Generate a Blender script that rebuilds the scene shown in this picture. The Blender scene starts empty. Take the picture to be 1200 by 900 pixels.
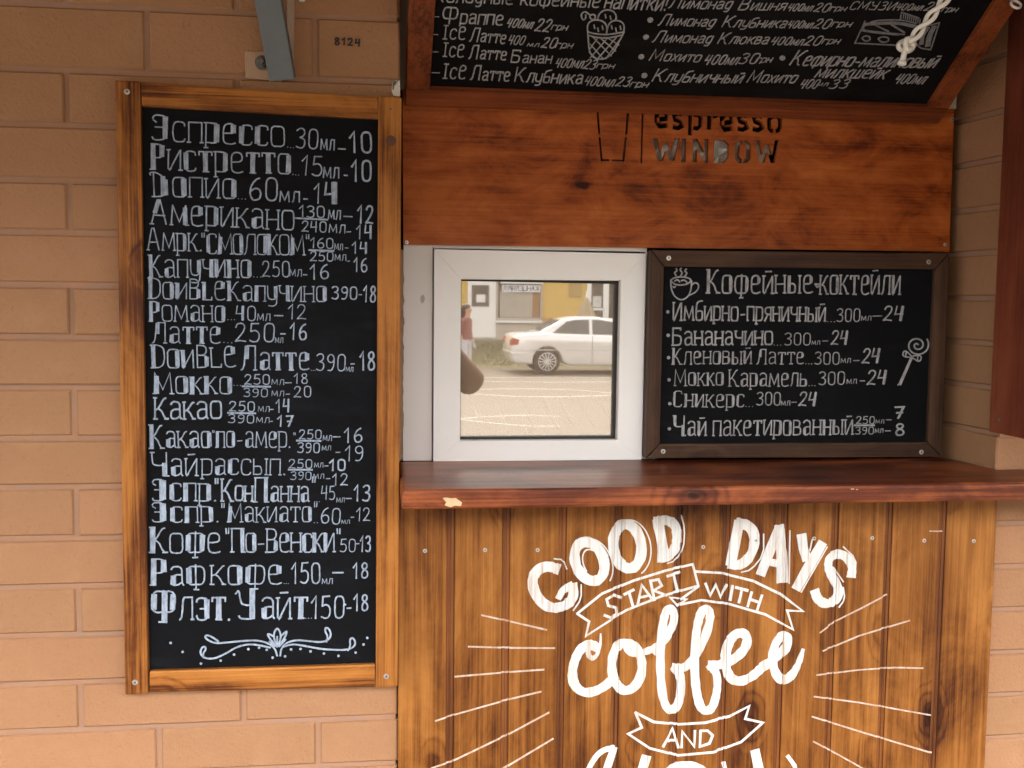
import bpy, bmesh, math, random
from mathutils import Vector, Matrix
random.seed(11)
R = math.radians
SC = bpy.context.scene
COL = SC.collection

# ------------------------------------------------------------------ camera, world, sun, exposure
YAW, PITCH, ROLL, FPX = 0.13076058, -0.0818747, 0.0107889, 1250.24
CAM = Vector((0.0, -1.75, 1.5))
FWD = Vector((math.sin(YAW)*math.cos(PITCH), math.cos(YAW)*math.cos(PITCH), math.sin(PITCH)))
_rt = Vector((math.cos(YAW), -math.sin(YAW), 0)); _up = _rt.cross(FWD)
RGT = _rt*math.cos(ROLL) + _up*math.sin(ROLL); UPV = -_rt*math.sin(ROLL) + _up*math.cos(ROLL)
cd = bpy.data.cameras.new('camera'); cam = bpy.data.objects.new('camera', cd); COL.objects.link(cam)
M = Matrix((RGT, UPV, -FWD)).transposed().to_4x4(); M.translation = CAM
cam.matrix_world = M
cd.sensor_width = 36; cd.sensor_fit = 'HORIZONTAL'; cd.lens = 36*FPX/1200; cd.clip_start = 0.01; cd.clip_end = 2000
SC.camera = cam
W = bpy.data.worlds.new('World'); SC.world = W; W.use_nodes = True
wn = W.node_tree.nodes; wl = W.node_tree.links
sky = wn.new('ShaderNodeTexSky'); sky.sky_type = 'NISHITA'; sky.sun_disc = False
SUN_EL, SUN_AZ = 54, 188
sky.sun_elevation = R(SUN_EL); sky.sun_rotation = R(SUN_AZ); sky.air_density = 1.0; sky.dust_density = 4.0; sky.ozone_density = 1.0
bg = wn['Background']; bg.inputs[1].default_value = 0.15
hs = wn.new('ShaderNodeHueSaturation'); hs.inputs['Saturation'].default_value = 0.22; wl.new(sky.outputs[0], hs.inputs['Color'])   # milky overcast
tint = wn.new('ShaderNodeMix'); tint.data_type = 'RGBA'; tint.blend_type = 'MULTIPLY'; tint.inputs[0].default_value = 1; tint.inputs[7].default_value = (1.0, 0.985, 0.965, 1)
wl.new(hs.outputs[0], tint.inputs[6]); wl.new(tint.outputs[2], bg.inputs[0])
sd = bpy.data.lights.new('sun', 'SUN'); sun = bpy.data.objects.new('sun', sd); COL.objects.link(sun)
sd.energy = 0.55; sd.angle = R(42); sd.color = (1.0, 0.95, 0.86)
sdir = Vector((math.sin(R(SUN_AZ))*math.cos(R(SUN_EL)), math.cos(R(SUN_AZ))*math.cos(R(SUN_EL)), math.sin(R(SUN_EL))))
sun.rotation_euler = sdir.to_track_quat('Z', 'Y').to_euler(); sun.location = (0, 0, 12)
SC.view_settings.view_transform = 'Standard'; SC.view_settings.look = 'None'; SC.view_settings.gamma = 1
SC.view_settings.exposure = 3.1

# ------------------------------------------------------------------ layout helpers
def ray(px, py): return FWD*FPX + RGT*(px-600) - UPV*(py-450)
def at(px, py, Y):                       # point of a wall-parallel plane seen at a photo pixel
    d = ray(px, py); return CAM + d*((Y-CAM.y)/d.y)
def atX(px, py, X):
    d = ray(px, py); return CAM + d*((X-CAM.x)/d.x)
class Plane:                             # a real plane with its own (u, v) metres
    def __init__(s, o, u, v): s.o = Vector(o); s.u = Vector(u).normalized(); s.v = Vector(v).normalized(); s.n = s.u.cross(s.v).normalized()
    def hit(s, px, py):
        d = ray(px, py); t = (s.o-CAM).dot(s.n)/d.dot(s.n); q = CAM+d*t-s.o
        return Vector((q.dot(s.u), q.dot(s.v)))
    def w(s, a, b, h=0.0): return s.o + s.u*a + s.v*b + s.n*h

# ------------------------------------------------------------------ object helpers
def props(o, label=None, cat=None, group=None, kind=None):
    if label: o['label'] = label
    if cat: o['category'] = cat
    if group: o['group'] = group
    if kind: o['kind'] = kind
    return o
def empty(name, loc, label, cat, group=None):
    o = bpy.data.objects.new(name, None); COL.objects.link(o); o.location = loc; o.empty_display_size = 0.1
    return props(o, label, cat, group)
def wloc(o):
    v = Vector((0, 0, 0))
    while o is not None: v += o.location; o = o.parent
    return v
class MB:
    def __init__(s): s.v = []; s.f = []; s.smooth = False
    def quad(s, a, b, c, d):
        n = len(s.v); s.v += [tuple(a), tuple(b), tuple(c), tuple(d)]; s.f.append((n, n+1, n+2, n+3))
    def hexa(s, p):                       # p: 8 points, bottom ring 0-3, top ring 4-7
        n = len(s.v); s.v += [tuple(q) for q in p]
        for f in ((3,2,1,0),(4,5,6,7),(0,1,5,4),(1,2,6,5),(2,3,7,6),(3,0,4,7)): s.f.append(tuple(n+i for i in f))
    def box(s, x0, x1, y0, y1, z0, z1):
        s.hexa([(x0,y0,z0),(x1,y0,z0),(x1,y1,z0),(x0,y1,z0),(x0,y0,z1),(x1,y0,z1),(x1,y1,z1),(x0,y1,z1)])
    def prism(s, poly, f):                # poly: list of 2D; f(a,b,k) -> point, k in 0/1
        n = len(s.v); m = len(poly)
        s.v += [tuple(f(a, b, 0)) for a, b in poly] + [tuple(f(a, b, 1)) for a, b in poly]
        s.f.append(tuple(range(n+m-1, n-1, -1))); s.f.append(tuple(range(n+m, n+2*m)))
        for i in range(m):
            j = (i+1) % m; s.f.append((n+i, n+j, n+m+j, n+m+i))
    def tube(s, pts, r, k=8, cap=True):
        pts = [Vector(p) for p in pts]; n0 = len(s.v); rs = r if isinstance(r, (list, tuple)) else [r]*len(pts)
        t0 = (pts[1]-pts[0]).normalized(); a = t0.orthogonal().normalized()
        for i, p in enumerate(pts):
            t = ((pts[min(i+1, len(pts)-1)]-pts[max(i-1, 0)])).normalized()
            a = (a - t*a.dot(t)).normalized(); b = t.cross(a)
            for j in range(k):
                th = 2*math.pi*j/k; s.v.append(tuple(p + (a*math.cos(th)+b*math.sin(th))*rs[i]))
        for i in range(len(pts)-1):
            for j in range(k):
                j2 = (j+1) % k; s.f.append((n0+i*k+j, n0+i*k+j2, n0+(i+1)*k+j2, n0+(i+1)*k+j))
        if cap:
            s.f.append(tuple(n0+j for j in range(k-1, -1, -1))); e = n0+(len(pts)-1)*k; s.f.append(tuple(e+j for j in range(k)))
    def lathe(s, c, ax, prof, k=16):      # prof: (radius, height) about axis ax from c
        ax = Vector(ax).normalized(); a = ax.orthogonal().normalized(); b = ax.cross(a); n0 = len(s.v); c = Vector(c)
        for r, h in prof:
            for j in range(k):
                th = 2*math.pi*j/k; s.v.append(tuple(c + ax*h + (a*math.cos(th)+b*math.sin(th))*max(r, 1e-5)))
        for i in range(len(prof)-1):
            for j in range(k):
                j2 = (j+1) % k; s.f.append((n0+i*k+j, n0+i*k+j2, n0+(i+1)*k+j2, n0+(i+1)*k+j))
        s.f.append(tuple(n0+j for j in range(k-1, -1, -1))); e = n0+(len(prof)-1)*k; s.f.append(tuple(e+j for j in range(k)))
    def build(s, name, mat, parent=None, bevel=0.0, smooth=False, label=None, origin=None, seg=2):
        me = bpy.data.meshes.new(name)
        base = wloc(parent) if parent is not None else (Vector(origin) if origin is not None else Vector((0,0,0)))
        me.from_pydata([tuple(Vector(v)-base) for v in s.v], [], s.f); me.update()
        if bevel > 0:
            bm = bmesh.new(); bm.from_mesh(me); bmesh.ops.recalc_face_normals(bm, faces=bm.faces)
            es = [e for e in bm.edges if len(e.link_faces) == 2 and e.calc_face_angle(0) > 0.5]
            bmesh.ops.bevel(bm, geom=es, offset=bevel, segments=seg, profile=0.6, affect='EDGES', clamp_overlap=True)
            bm.to_mesh(me); bm.free()
        else:
            bm = bmesh.new(); bm.from_mesh(me); bmesh.ops.recalc_face_normals(bm, faces=bm.faces); bm.to_mesh(me); bm.free()
        if smooth:
            for p in me.polygons: p.use_smooth = True
        if mat: me.materials.append(mat)
        o = bpy.data.objects.new(name, me); COL.objects.link(o)
        if parent is not None: o.parent = parent
        elif origin is not None: o.location = base
        if label: o['label'] = label
        return o

# ------------------------------------------------------------------ node helpers and materials
class NT:
    def __init__(s, name):
        s.m = bpy.data.materials.new(name); s.m.use_nodes = True; s.t = s.m.node_tree; s.n = s.t.nodes; s.l = s.t.links
        s.b = s.n['Principled BSDF']
    def new(s, k, **kw):
        o = s.n.new(k)
        for a, v in kw.items(): setattr(o, a, v)
        return o
    def put(s, sock, v):
        if hasattr(v, 'is_output') or isinstance(v, bpy.types.NodeSocket): s.l.new(v, sock)
        else: sock.default_value = v
    def math(s, op, a, b=0.0, c=0.0, clamp=False):
        o = s.new('ShaderNodeMath', operation=op, use_clamp=clamp); s.put(o.inputs[0], a); s.put(o.inputs[1], b); s.put(o.inputs[2], c); return o.outputs[0]
    def vmath(s, op, a, b=(0,0,0)):
        o = s.new('ShaderNodeVectorMath', operation=op); s.put(o.inputs[0], a); s.put(o.inputs[1], b); return o.outputs[0]
    def noise(s, vec, scale, detail=3, rough=0.55, dist=0.0):
        o = s.new('ShaderNodeTexNoise'); s.put(o.inputs['Vector'], vec); o.inputs['Scale'].default_value = scale
        o.inputs['Detail'].default_value = detail; o.inputs['Roughness'].default_value = rough; o.inputs['Distortion'].default_value = dist
        return o.outputs['Fac']
    def ramp(s, fac, stops):
        o = s.new('ShaderNodeValToRGB'); s.put(o.inputs[0], fac); el = o.color_ramp.elements
        while len(el) < len(stops): el.new(0.5)
        for e, (p, c) in zip(el, stops):
            e.position = p; e.color = (c[0], c[1], c[2], 1) if isinstance(c, (tuple, list)) else (c, c, c, 1)
        return o.outputs[0]
    def mix(s, fac, a, b, mode='MIX'):
        o = s.new('ShaderNodeMix', data_type='RGBA', blend_type=mode); s.put(o.inputs[0], fac)
        for i, v in ((6, a), (7, b)):
            s.put(o.inputs[i], v if not isinstance(v, tuple) else (v[0], v[1], v[2], 1))
        return o.outputs[2]
    def obj(s): return s.new('ShaderNodeTexCoord').outputs['Object']
    def bump(s, h, strength=0.3, dist=0.01):
        o = s.new('ShaderNodeBump'); s.put(o.inputs['Height'], h); o.inputs['Strength'].default_value = strength; o.inputs['Distance'].default_value = dist
        s.l.new(o.outputs[0], s.b.inputs['Normal']); return o
    def col(s, v): s.put(s.b.inputs['Base Color'], v if not isinstance(v, tuple) else (v[0], v[1], v[2], 1))
    def rough(s, v): s.put(s.b.inputs['Roughness'], v)

def plain(name, c, rough=0.5, metal=0.0, var=0.12, scale=30, bump=0.0, spec=0.5):
    t = NT(name); p = t.obj(); n = t.noise(p, scale, 4)
    t.col(t.mix(n, tuple(x*(1-var) for x in c), tuple(min(1, x*(1+var)) for x in c)))
    t.rough(t.math('MULTIPLY_ADD', n, 0.2, rough-0.1, clamp=True)); t.b.inputs['Metallic'].default_value = metal
    t.b.inputs['Specular IOR Level'].default_value = spec
    if bump: t.bump(t.noise(p, scale*6, 3), bump, 0.002)
    return t.m

def wood(name, cols, axis='z', rough=0.45, grain=1.0, knots=0.5, blotch=0.6, coat=0.0, island=True, ring=9.0, bscale=1.0, spec=0.28, scuff=1.0):
    """stained softwood: cols = dark, mid, light"""
    t = NT(name); p = t.obj()
    if island:
        g = t.new('ShaderNodeNewGeometry'); r = g.outputs['Random Per Island']
        off = t.new('ShaderNodeCombineXYZ'); t.put(off.inputs[0], t.math('MULTIPLY', r, 17.3)); t.put(off.inputs[1], t.math('MULTIPLY', r, 41.7)); t.put(off.inputs[2], t.math('MULTIPLY', r, 29.1))
        p = t.vmath('ADD', p, off.outputs[0])
    else: r = 0.5
    def st(a, along):                     # scale across the grain / along the grain
        v = {'x': (along, a, a), 'y': (a, along, a), 'z': (a, a, along)}[axis]
        return t.vmath('MULTIPLY', p, v)
    # knots: sparse cells, warped outward
    jit = t.new('ShaderNodeVectorMath', operation='ADD'); t.put(jit.inputs[0], st(9.0, 5.0)); nz = t.new('ShaderNodeTexNoise'); t.put(nz.inputs['Vector'], st(40, 25)); nz.inputs['Scale'].default_value = 1; sc_ = t.new('ShaderNodeVectorMath', operation='SCALE'); t.l.new(nz.outputs['Color'], sc_.inputs[0]); sc_.inputs['Scale'].default_value = 0.12; t.l.new(sc_.outputs[0], jit.inputs[1])
    vo = t.new('ShaderNodeTexVoronoi', feature='F1'); t.l.new(jit.outputs[0], vo.inputs['Vector']); vo.inputs['Scale'].default_value = 1.0
    sep = t.new('ShaderNodeSeparateColor'); t.l.new(vo.outputs['Color'], sep.inputs[0])
    keep = t.math('GREATER_THAN', sep.outputs[0], 1-0.55*knots)
    kd = vo.outputs['Distance']; ksz = t.math('MULTIPLY_ADD', sep.outputs[1], 9.0, 8.0)
    core = t.math('MULTIPLY', t.math('SUBTRACT', 1.15, t.math('MULTIPLY', kd, ksz), clamp=True), keep)
    halo = t.math('MULTIPLY', t.math('SUBTRACT', 1.0, t.math('MULTIPLY', kd, 3.0), clamp=True), keep)
    # growth rings bent round the knots
    fld = t.math('ADD', t.math('MULTIPLY', t.noise(st(6.0, 0.5), 1.0, 1, 0.4), 1.6), t.math('MULTIPLY', halo, 0.7))
    fld = t.math('ADD', fld, t.math('MULTIPLY', t.noise(st(2.2, 0.7), 1.0, 2, 0.5), 0.8))
    rings = t.math('MULTIPLY_ADD', t.math('SINE', t.math('MULTIPLY', fld, ring*3.2)), 0.5, 0.5)
    rings = t.math('POWER', rings, 2.5)
    fine = t.noise(st(330, 6.0), 1.0, 3, 0.7)
    fin2 = t.noise(st(140, 2.2), 1.0, 3, 0.6)
    mid = t.noise(st(45, 1.4), 1.0, 3, 0.6)
    blo = t.noise(st(6.5*bscale, 3.6*bscale), 1.0, 6, 0.68, 0.5)
    big = t.noise(st(2.2*bscale, 1.2*bscale), 1.0, 2, 0.5)
    v = t.math('MULTIPLY_ADD', rings, -0.20*grain, 0.62)
    v = t.math('ADD', v, t.math('MULTIPLY', t.math('SUBTRACT', mid, 0.5), 0.60*grain))
    v = t.math('ADD', v, t.math('MULTIPLY', t.math('SUBTRACT', fin2, 0.5), 0.75*grain))
    v = t.math('ADD', v, t.math('MULTIPLY', t.math('SUBTRACT', fine, 0.5), 0.80*grain))
    v = t.math('ADD', v, t.math('MULTIPLY', t.math('SUBTRACT', blo, 0.5), 1.25*blotch))
    v = t.math('ADD', v, t.math('MULTIPLY', t.math('SUBTRACT', big, 0.5), 0.6*blotch))
    if island: v = t.math('ADD', v, t.math('MULTIPLY', t.math('SUBTRACT', r, 0.5), 0.34))
    v = t.math('SUBTRACT', v, t.math('MULTIPLY', halo, 0.40))
    v = t.math('SUBTRACT', v, t.math('MULTIPLY', core, 0.80), clamp=True)
    c = t.ramp(v, [(0.0, tuple(x*0.25 for x in cols[0])), (0.25, cols[0]), (0.55, cols[1]), (0.95, cols[2])])
    # dark scuffs and drips of stain
    scf = t.ramp(t.noise(st(22, 5.0), 1.0, 6, 0.78, 0.4), [(0.63, 0.0), (0.74, 0.55*scuff)])
    c = t.mix(scf, c, tuple(x*0.5 for x in cols[0]))
    t.col(c)
    t.rough(t.math('MULTIPLY_ADD', fine, 0.25, rough-0.1, clamp=True)); t.b.inputs['Specular IOR Level'].default_value = spec
    if coat: t.b.inputs['Coat Weight'].default_value = coat; t.b.inputs['Coat Roughness'].default_value = 0.3
    t.bump(t.math('ADD', t.math('MULTIPLY', fine, 0.6), t.math('MULTIPLY', fin2, 0.6)), 0.45*min(1, grain+.2), 0.0015)
    return t.m

# ------------------------------------------------------------------ materials of the kiosk
def brick_paint():
    t = NT('painted_brick'); p = t.obj()
    g = t.new('ShaderNodeNewGeometry'); r = g.outputs['Random Per Island']
    big = t.noise(p, 1.3, 4, 0.6); mid = t.noise(p, 14, 5, 0.65); fine = t.noise(p, 160, 4, 0.7)
    c = t.mix(big, (0.300, 0.150, 0.072), (0.385, 0.199, 0.105))
    c = t.mix(t.math('MULTIPLY', t.math('ABSOLUTE', t.math('SUBTRACT', r, 0.5)), 0.75), c, (0.26, 0.145, 0.068))
    c = t.mix(t.math('MULTIPLY', t.math('SUBTRACT', mid, 0.5, clamp=True), 1.1), c, (0.42, 0.236, 0.125))
    c = t.mix(t.math('MULTIPLY', t.math('SUBTRACT', fine, 0.56, clamp=True), 2.2), c, (0.23, 0.11, 0.052))
    drt = t.ramp(t.noise(t.vmath('MULTIPLY', p, (5, 5, 2.2)), 1.0, 6, 0.75), [(0.60, 0.0), (0.78, 0.55)])
    c = t.mix(drt, c, (0.23, 0.13, 0.075))
    t.col(c); t.rough(0.82); t.b.inputs['Specular IOR Level'].default_value = 0.25
    t.bump(t.math('ADD', t.math('MULTIPLY', fine, 0.8), t.math('ADD', t.math('MULTIPLY', mid, 0.9), t.math('MULTIPLY', t.ramp(t.noise(p, 95, 2, .5), [(.26, 0.0), (.36, 1.0)]), 0.3))), 0.55, 0.004)
    return t.m
def mortar_paint():
    t = NT('painted_mortar'); p = t.obj()
    n = t.noise(p, 25, 6, 0.7); f = t.noise(p, 9, 5, 0.7)
    c = t.mix(n, (0.285, 0.150, 0.084), (0.36, 0.198, 0.118)); c = t.mix(t.ramp(f, [(0.45, 0.0), (0.7, 0.6)]), c, (0.26, 0.18, 0.135))
    t.col(c); t.rough(0.9); t.bump(n, 0.6, 0.004); return t.m
M_BRICK = brick_paint(); M_MORTAR = mortar_paint()
M_FRAME = wood('stained_pine_frame', ((0.095,0.025,0.005),(0.325,0.120,0.023),(0.48,0.20,0.047)), 'z', 0.42, 0.9, 0.5, 0.85, spec=.18)
M_FRAME_X = wood('stained_pine_rail', ((0.095,0.025,0.005),(0.325,0.118,0.022),(0.48,0.198,0.046)), 'x', 0.42, 0.9, 0.5, 0.9, spec=.18)
M_GROOVE = wood('dark_stained_groove', ((0.045,0.012,0.003),(0.125,0.037,0.007),(0.24,0.082,0.018)), 'z', 0.5, 0.8, 0.2, 0.6)
M_PLANK = wood('stained_plank', ((0.055,0.014,0.0035),(0.178,0.062,0.011),(0.33,0.132,0.029)), 'z', 0.42, 0.8, 1.15, 1.2, spec=.18)
M_PLY = wood('stained_plywood', ((0.120,0.021,0.004),(0.325,0.073,0.012),(0.49,0.138,0.028)), 'x', 0.42, 0.6, 0.4, 1.4, ring=3, bscale=2.4, scuff=.5, spec=.2)
M_FLAPX = wood('red_brown_rail', ((0.10,0.024,0.008),(0.22,0.056,0.017),(0.34,0.10,0.03)), 'x', 0.45, 0.7, 0.3, 0.8)
M_FLAPY = wood('red_brown_stile', ((0.10,0.024,0.008),(0.24,0.062,0.018),(0.35,0.105,0.032)), 'y', 0.45, 0.8, 0.3, 0.8)
M_DARKX = wood('dark_walnut_rail', ((0.026,0.012,0.007),(0.066,0.033,0.018),(0.115,0.062,0.036)), 'x', 0.5, 0.7, 0.2, 0.7, spec=.2)
M_DARKZ = wood('dark_walnut_stile', ((0.026,0.012,0.007),(0.066,0.033,0.018),(0.115,0.062,0.036)), 'z', 0.5, 0.7, 0.2, 0.7, spec=.2)
M_COUNTER = wood('varnished_counter', ((0.042,0.008,0.003),(0.115,0.024,0.008),(0.33,0.090,0.025)), 'x', 0.34, 0.8, 1.3, 1.2, spec=.30)
M_SHUT = wood('dark_red_shutter', ((0.075,0.016,0.008),(0.16,0.038,0.017),(0.24,0.068,0.03)), 'z', 0.45, 0.6, 0.4, 1.0)
M_RAW = plain('bare_pale_wood', (0.62, 0.44, 0.25), 0.7, var=0.2, scale=60)
def chalkboard(name='chalkboard', c=(0.0052, 0.0054, 0.0064)):
    t = NT(name); p = t.obj(); n = t.noise(t.vmath('MULTIPLY', p, (3, 3, 2)), 1.0, 5, 0.6, 0.8); s = t.noise(t.vmath('MULTIPLY', p, (60, 60, 9)), 1.0, 3)
    f = t.math('MULTIPLY', t.ramp(n, [(0.45, 0.0), (0.8, 1.0)]), t.math('MULTIPLY_ADD', s, 0.5, 0.4))
    w2 = t.ramp(t.noise(t.vmath('MULTIPLY', p, (2.2, 6, 7)), 1.0, 6, 0.7, 1.2), [(0.5, 0.0), (0.72, 1.0)])
    c1_ = t.mix(f, c, (c[0]*2.2, c[1]*2.2, c[2]*2.3)); t.col(t.mix(t.math('MULTIPLY', w2, t.math('MULTIPLY_ADD', s, 0.6, 0.25)), c1_, (c[0]*3.4, c[1]*3.4, c[2]*3.6))); t.rough(t.math('MULTIPLY_ADD', n, 0.2, 0.62)); t.b.inputs['Specular IOR Level'].default_value = 0.06
    t.bump(t.noise(p, 400, 2), 0.1, 0.001); return t.m
M_BOARD = chalkboard()
def chalk(name, hi, lo, thr=0.42):
    t = NT(name); p = t.obj()
    s = t.noise(t.vmath('MULTIPLY', p, (240, 240, 70)), 1.0, 3, 0.7); b = t.noise(p, 55, 4, 0.7)
    f = t.math('ADD', t.math('MULTIPLY', s, 0.7), t.math('MULTIPLY', b, 0.55))
    t.col(t.mix(t.ramp(f, [(thr, 0.0), (thr+0.32, 1.0)]), lo, hi)); t.rough(0.85); t.b.inputs['Specular IOR Level'].default_value = 0.2
    return t.m
M_CH_BLUE = chalk('blue_grey_chalk_paint', (0.38, 0.45, 0.555), (0.14, 0.17, 0.22))
M_CH_WHITE = chalk('white_chalk_paint', (0.72, 0.73, 0.74), (0.40, 0.42, 0.45), 0.36)
M_CH_GREY = chalk('grey_chalk_paint', (0.42, 0.42, 0.43), (0.16, 0.16, 0.17), 0.42)
M_CH_DIM = chalk('dim_chalk_paint', (0.24, 0.24, 0.25), (0.10, 0.10, 0.11), 0.40)
def white_paint():
    t = NT('brushed_white_paint'); p = t.obj()
    s = t.noise(t.vmath('MULTIPLY', p, (150, 150, 8)), 1.0, 4, 0.7); b = t.noise(p, 18, 4, 0.6)
    c = t.mix(t.ramp(b, [(0.4, 0.0), (0.75, 0.6)]), (0.66, 0.655, 0.625), (0.42, 0.48, 0.52))
    c = t.mix(t.ramp(s, [(0.50, 0.0), (0.72, 0.8)]), c, (0.36, 0.20, 0.09)); t.col(c); t.rough(0.6); return t.m
M_WHITE = white_paint()
def thin_paint():
    t = NT('thin_white_line_paint'); p = t.obj(); s = t.noise(t.vmath('MULTIPLY', p, (90, 90, 40)), 1.0, 4, 0.7)
    t.col(t.mix(t.ramp(s, [(0.38, 0.0), (0.64, 0.92)]), (0.54, 0.46, 0.40), (0.40, 0.22, 0.11))); t.rough(0.65); return t.m
M_THIN = thin_paint()
def pvc():
    t = NT('white_pvc'); p = t.obj(); n = t.noise(p, 6, 5, 0.7); d = t.noise(p, 45, 4, .8)
    c = t.mix(t.ramp(n, [(0.4, 0.0), (0.8, 0.5)]), (0.86, 0.855, 0.83), (0.80, 0.785, 0.745)); c = t.mix(t.ramp(d, [(0.68, 0.0), (0.8, 0.35)]), c, (0.5, 0.46, 0.4))
    t.col(c); t.rough(0.35); return t.m
M_PVC = pvc()
M_PVCG = plain('aged_pvc', (0.73, 0.70, 0.665), 0.45, var=0.05, scale=8)
M_GASKET = plain('black_gasket', (0.012, 0.012, 0.012), 0.5)
M_STEEL = plain('zinc_screw', (0.62, 0.60, 0.57), 0.35, 0.85, 0.1, 200)
M_SLOT = plain('screw_recess', (0.05, 0.05, 0.05), 0.6)
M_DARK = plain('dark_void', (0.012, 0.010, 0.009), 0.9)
M_GREYPAINT = plain('grey_blue_metal_paint', (0.105, 0.12, 0.128), 0.5, 0.0, 0.25, 25, 0.2)
M_TANIRON = plain('overpainted_iron', (0.40, 0.255, 0.16), 0.6, 0.0, 0.25, 20, 0.2)
M_RUST = plain('weathered_bolt', (0.13, 0.12, 0.105), 0.5, 0.5, 0.3, 60, 0.2)
M_CORD = plain('white_cord', (0.78, 0.76, 0.70), 0.55, 0, 0.08, 200, 0.1)
M_PLASTER = plain('white_plaster', (0.62, 0.57, 0.50), 0.85, 0, 0.15, 20, 0.2)
M_INK = plain('black_marker', (0.015, 0.012, 0.012), 0.6)
M_WHITEPL = plain('white_plastic', (0.80, 0.80, 0.78), 0.4, 0, 0.03)
def glass():
    t = NT('window_glass'); p = t.obj(); out = t.n['Material Output']
    tr = t.new('ShaderNodeBsdfTransparent'); tr.inputs[0].default_value = (0.55, 0.5, 0.45, 1)
    gl = t.new('ShaderNodeBsdfGlossy'); gl.inputs['Color'].default_value = (1.0, 0.93, 0.84, 1)
    sc = t.noise(t.vmath('MULTIPLY', p, (14, 14, 14)), 1.0, 5, 0.75)
    t.put(gl.inputs['Roughness'], t.ramp(sc, [(0.4, 0.010), (0.8, 0.026)]))
    df = t.new('ShaderNodeBsdfDiffuse'); df.inputs[0].default_value = (0.85, 0.66, 0.48, 1)  # warm diffuse veil imitates the haze over the reflection
    # fine slanting scratches and wipe marks on the pane
    sx_ = t.new('ShaderNodeSeparateXYZ'); t.put(sx_.inputs[0], p); X, Z = sx_.outputs[0], sx_.outputs[2]
    cv = t.new('ShaderNodeCombineXYZ'); t.put(cv.inputs[0], t.math('ADD', t.math('MULTIPLY', X, 330.0), t.math('MULTIPLY', Z, 195.0))); t.put(cv.inputs[1], t.math('SUBTRACT', t.math('MULTIPLY', X, 5.0), t.math('MULTIPLY', Z, 8.5)))
    s1 = t.noise(cv.outputs[0], 1.0, 2, 0.5, 0.3); low = t.ramp(t.math('ADD', Z, t.math('MULTIPLY', sc, 0.12)), [(0.14, 1.0), (0.22, 0.0)])
    scr = t.math('MULTIPLY', t.ramp(s1, [(0.60, 0.0), (0.68, 1.0)]), low)
    m1 = t.new('ShaderNodeMixShader'); m1.inputs[0].default_value = 0.50; t.l.new(tr.outputs[0], m1.inputs[1]); t.l.new(gl.outputs[0], m1.inputs[2])
    m2 = t.new('ShaderNodeMixShader'); t.put(m2.inputs[0], t.math('MULTIPLY_ADD', scr, 0.12, t.math('MULTIPLY_ADD', sc, 0.14, 0.14))); t.l.new(m1.outputs[0], m2.inputs[1]); t.l.new(df.outputs[0], m2.inputs[2])
    t.l.new(m2.outputs[0], out.inputs[0]); return t.m
M_GLASS = glass()

# ------------------------------------------------------------------ ground and street surfaces (setting)
GY = 0.165                                  # plane of the pane
ROADZ = -0.42
def pave():
    t = NT('concrete_paving'); p = t.obj(); n = t.noise(p, 3, 6, 0.7); t.col(t.mix(n, (0.050, 0.041, 0.033), (0.085, 0.069, 0.055))); t.rough(0.9); t.bump(t.noise(p, 90, 4), .4, .004); return t.m
def asph():
    t = NT('worn_asphalt'); p = t.obj(); n = t.noise(t.vmath('MULTIPLY', p, (.35, 1.2, 1)), 1.0, 6, 0.7); t.col(t.mix(n, (0.085, 0.070, 0.054), (0.15, 0.125, 0.097))); t.rough(0.75); t.bump(t.noise(p, 60, 4), .5, .01); return t.m
M_PAVE = pave(); M_ASPH = asph(); M_KERB = plain('kerb_concrete', (0.38, 0.36, 0.33), 0.85, 0, .2, 8)
def ground(name, mat, poly, z=None):
    b = MB(); b.v = [tuple(q) for q in poly]; b.f = [tuple(range(len(poly)))]; o = b.build(name, mat); o['kind'] = 'structure'; return o
ground('pavement', M_PAVE, [(-60,-7,0),(60,-7,0),(60,12,0),(-60,12,0)])
b = MB(); b.box(-60, 60, -7.15, -7.0, ROADZ-.2, .004); b.build('kerb', M_KERB)['kind'] = 'structure'
ground('road', M_ASPH, [(-400,-400,ROADZ),(400,-400,ROADZ),(400,-6.9,ROADZ),(-400,-6.9,ROADZ)])

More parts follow.
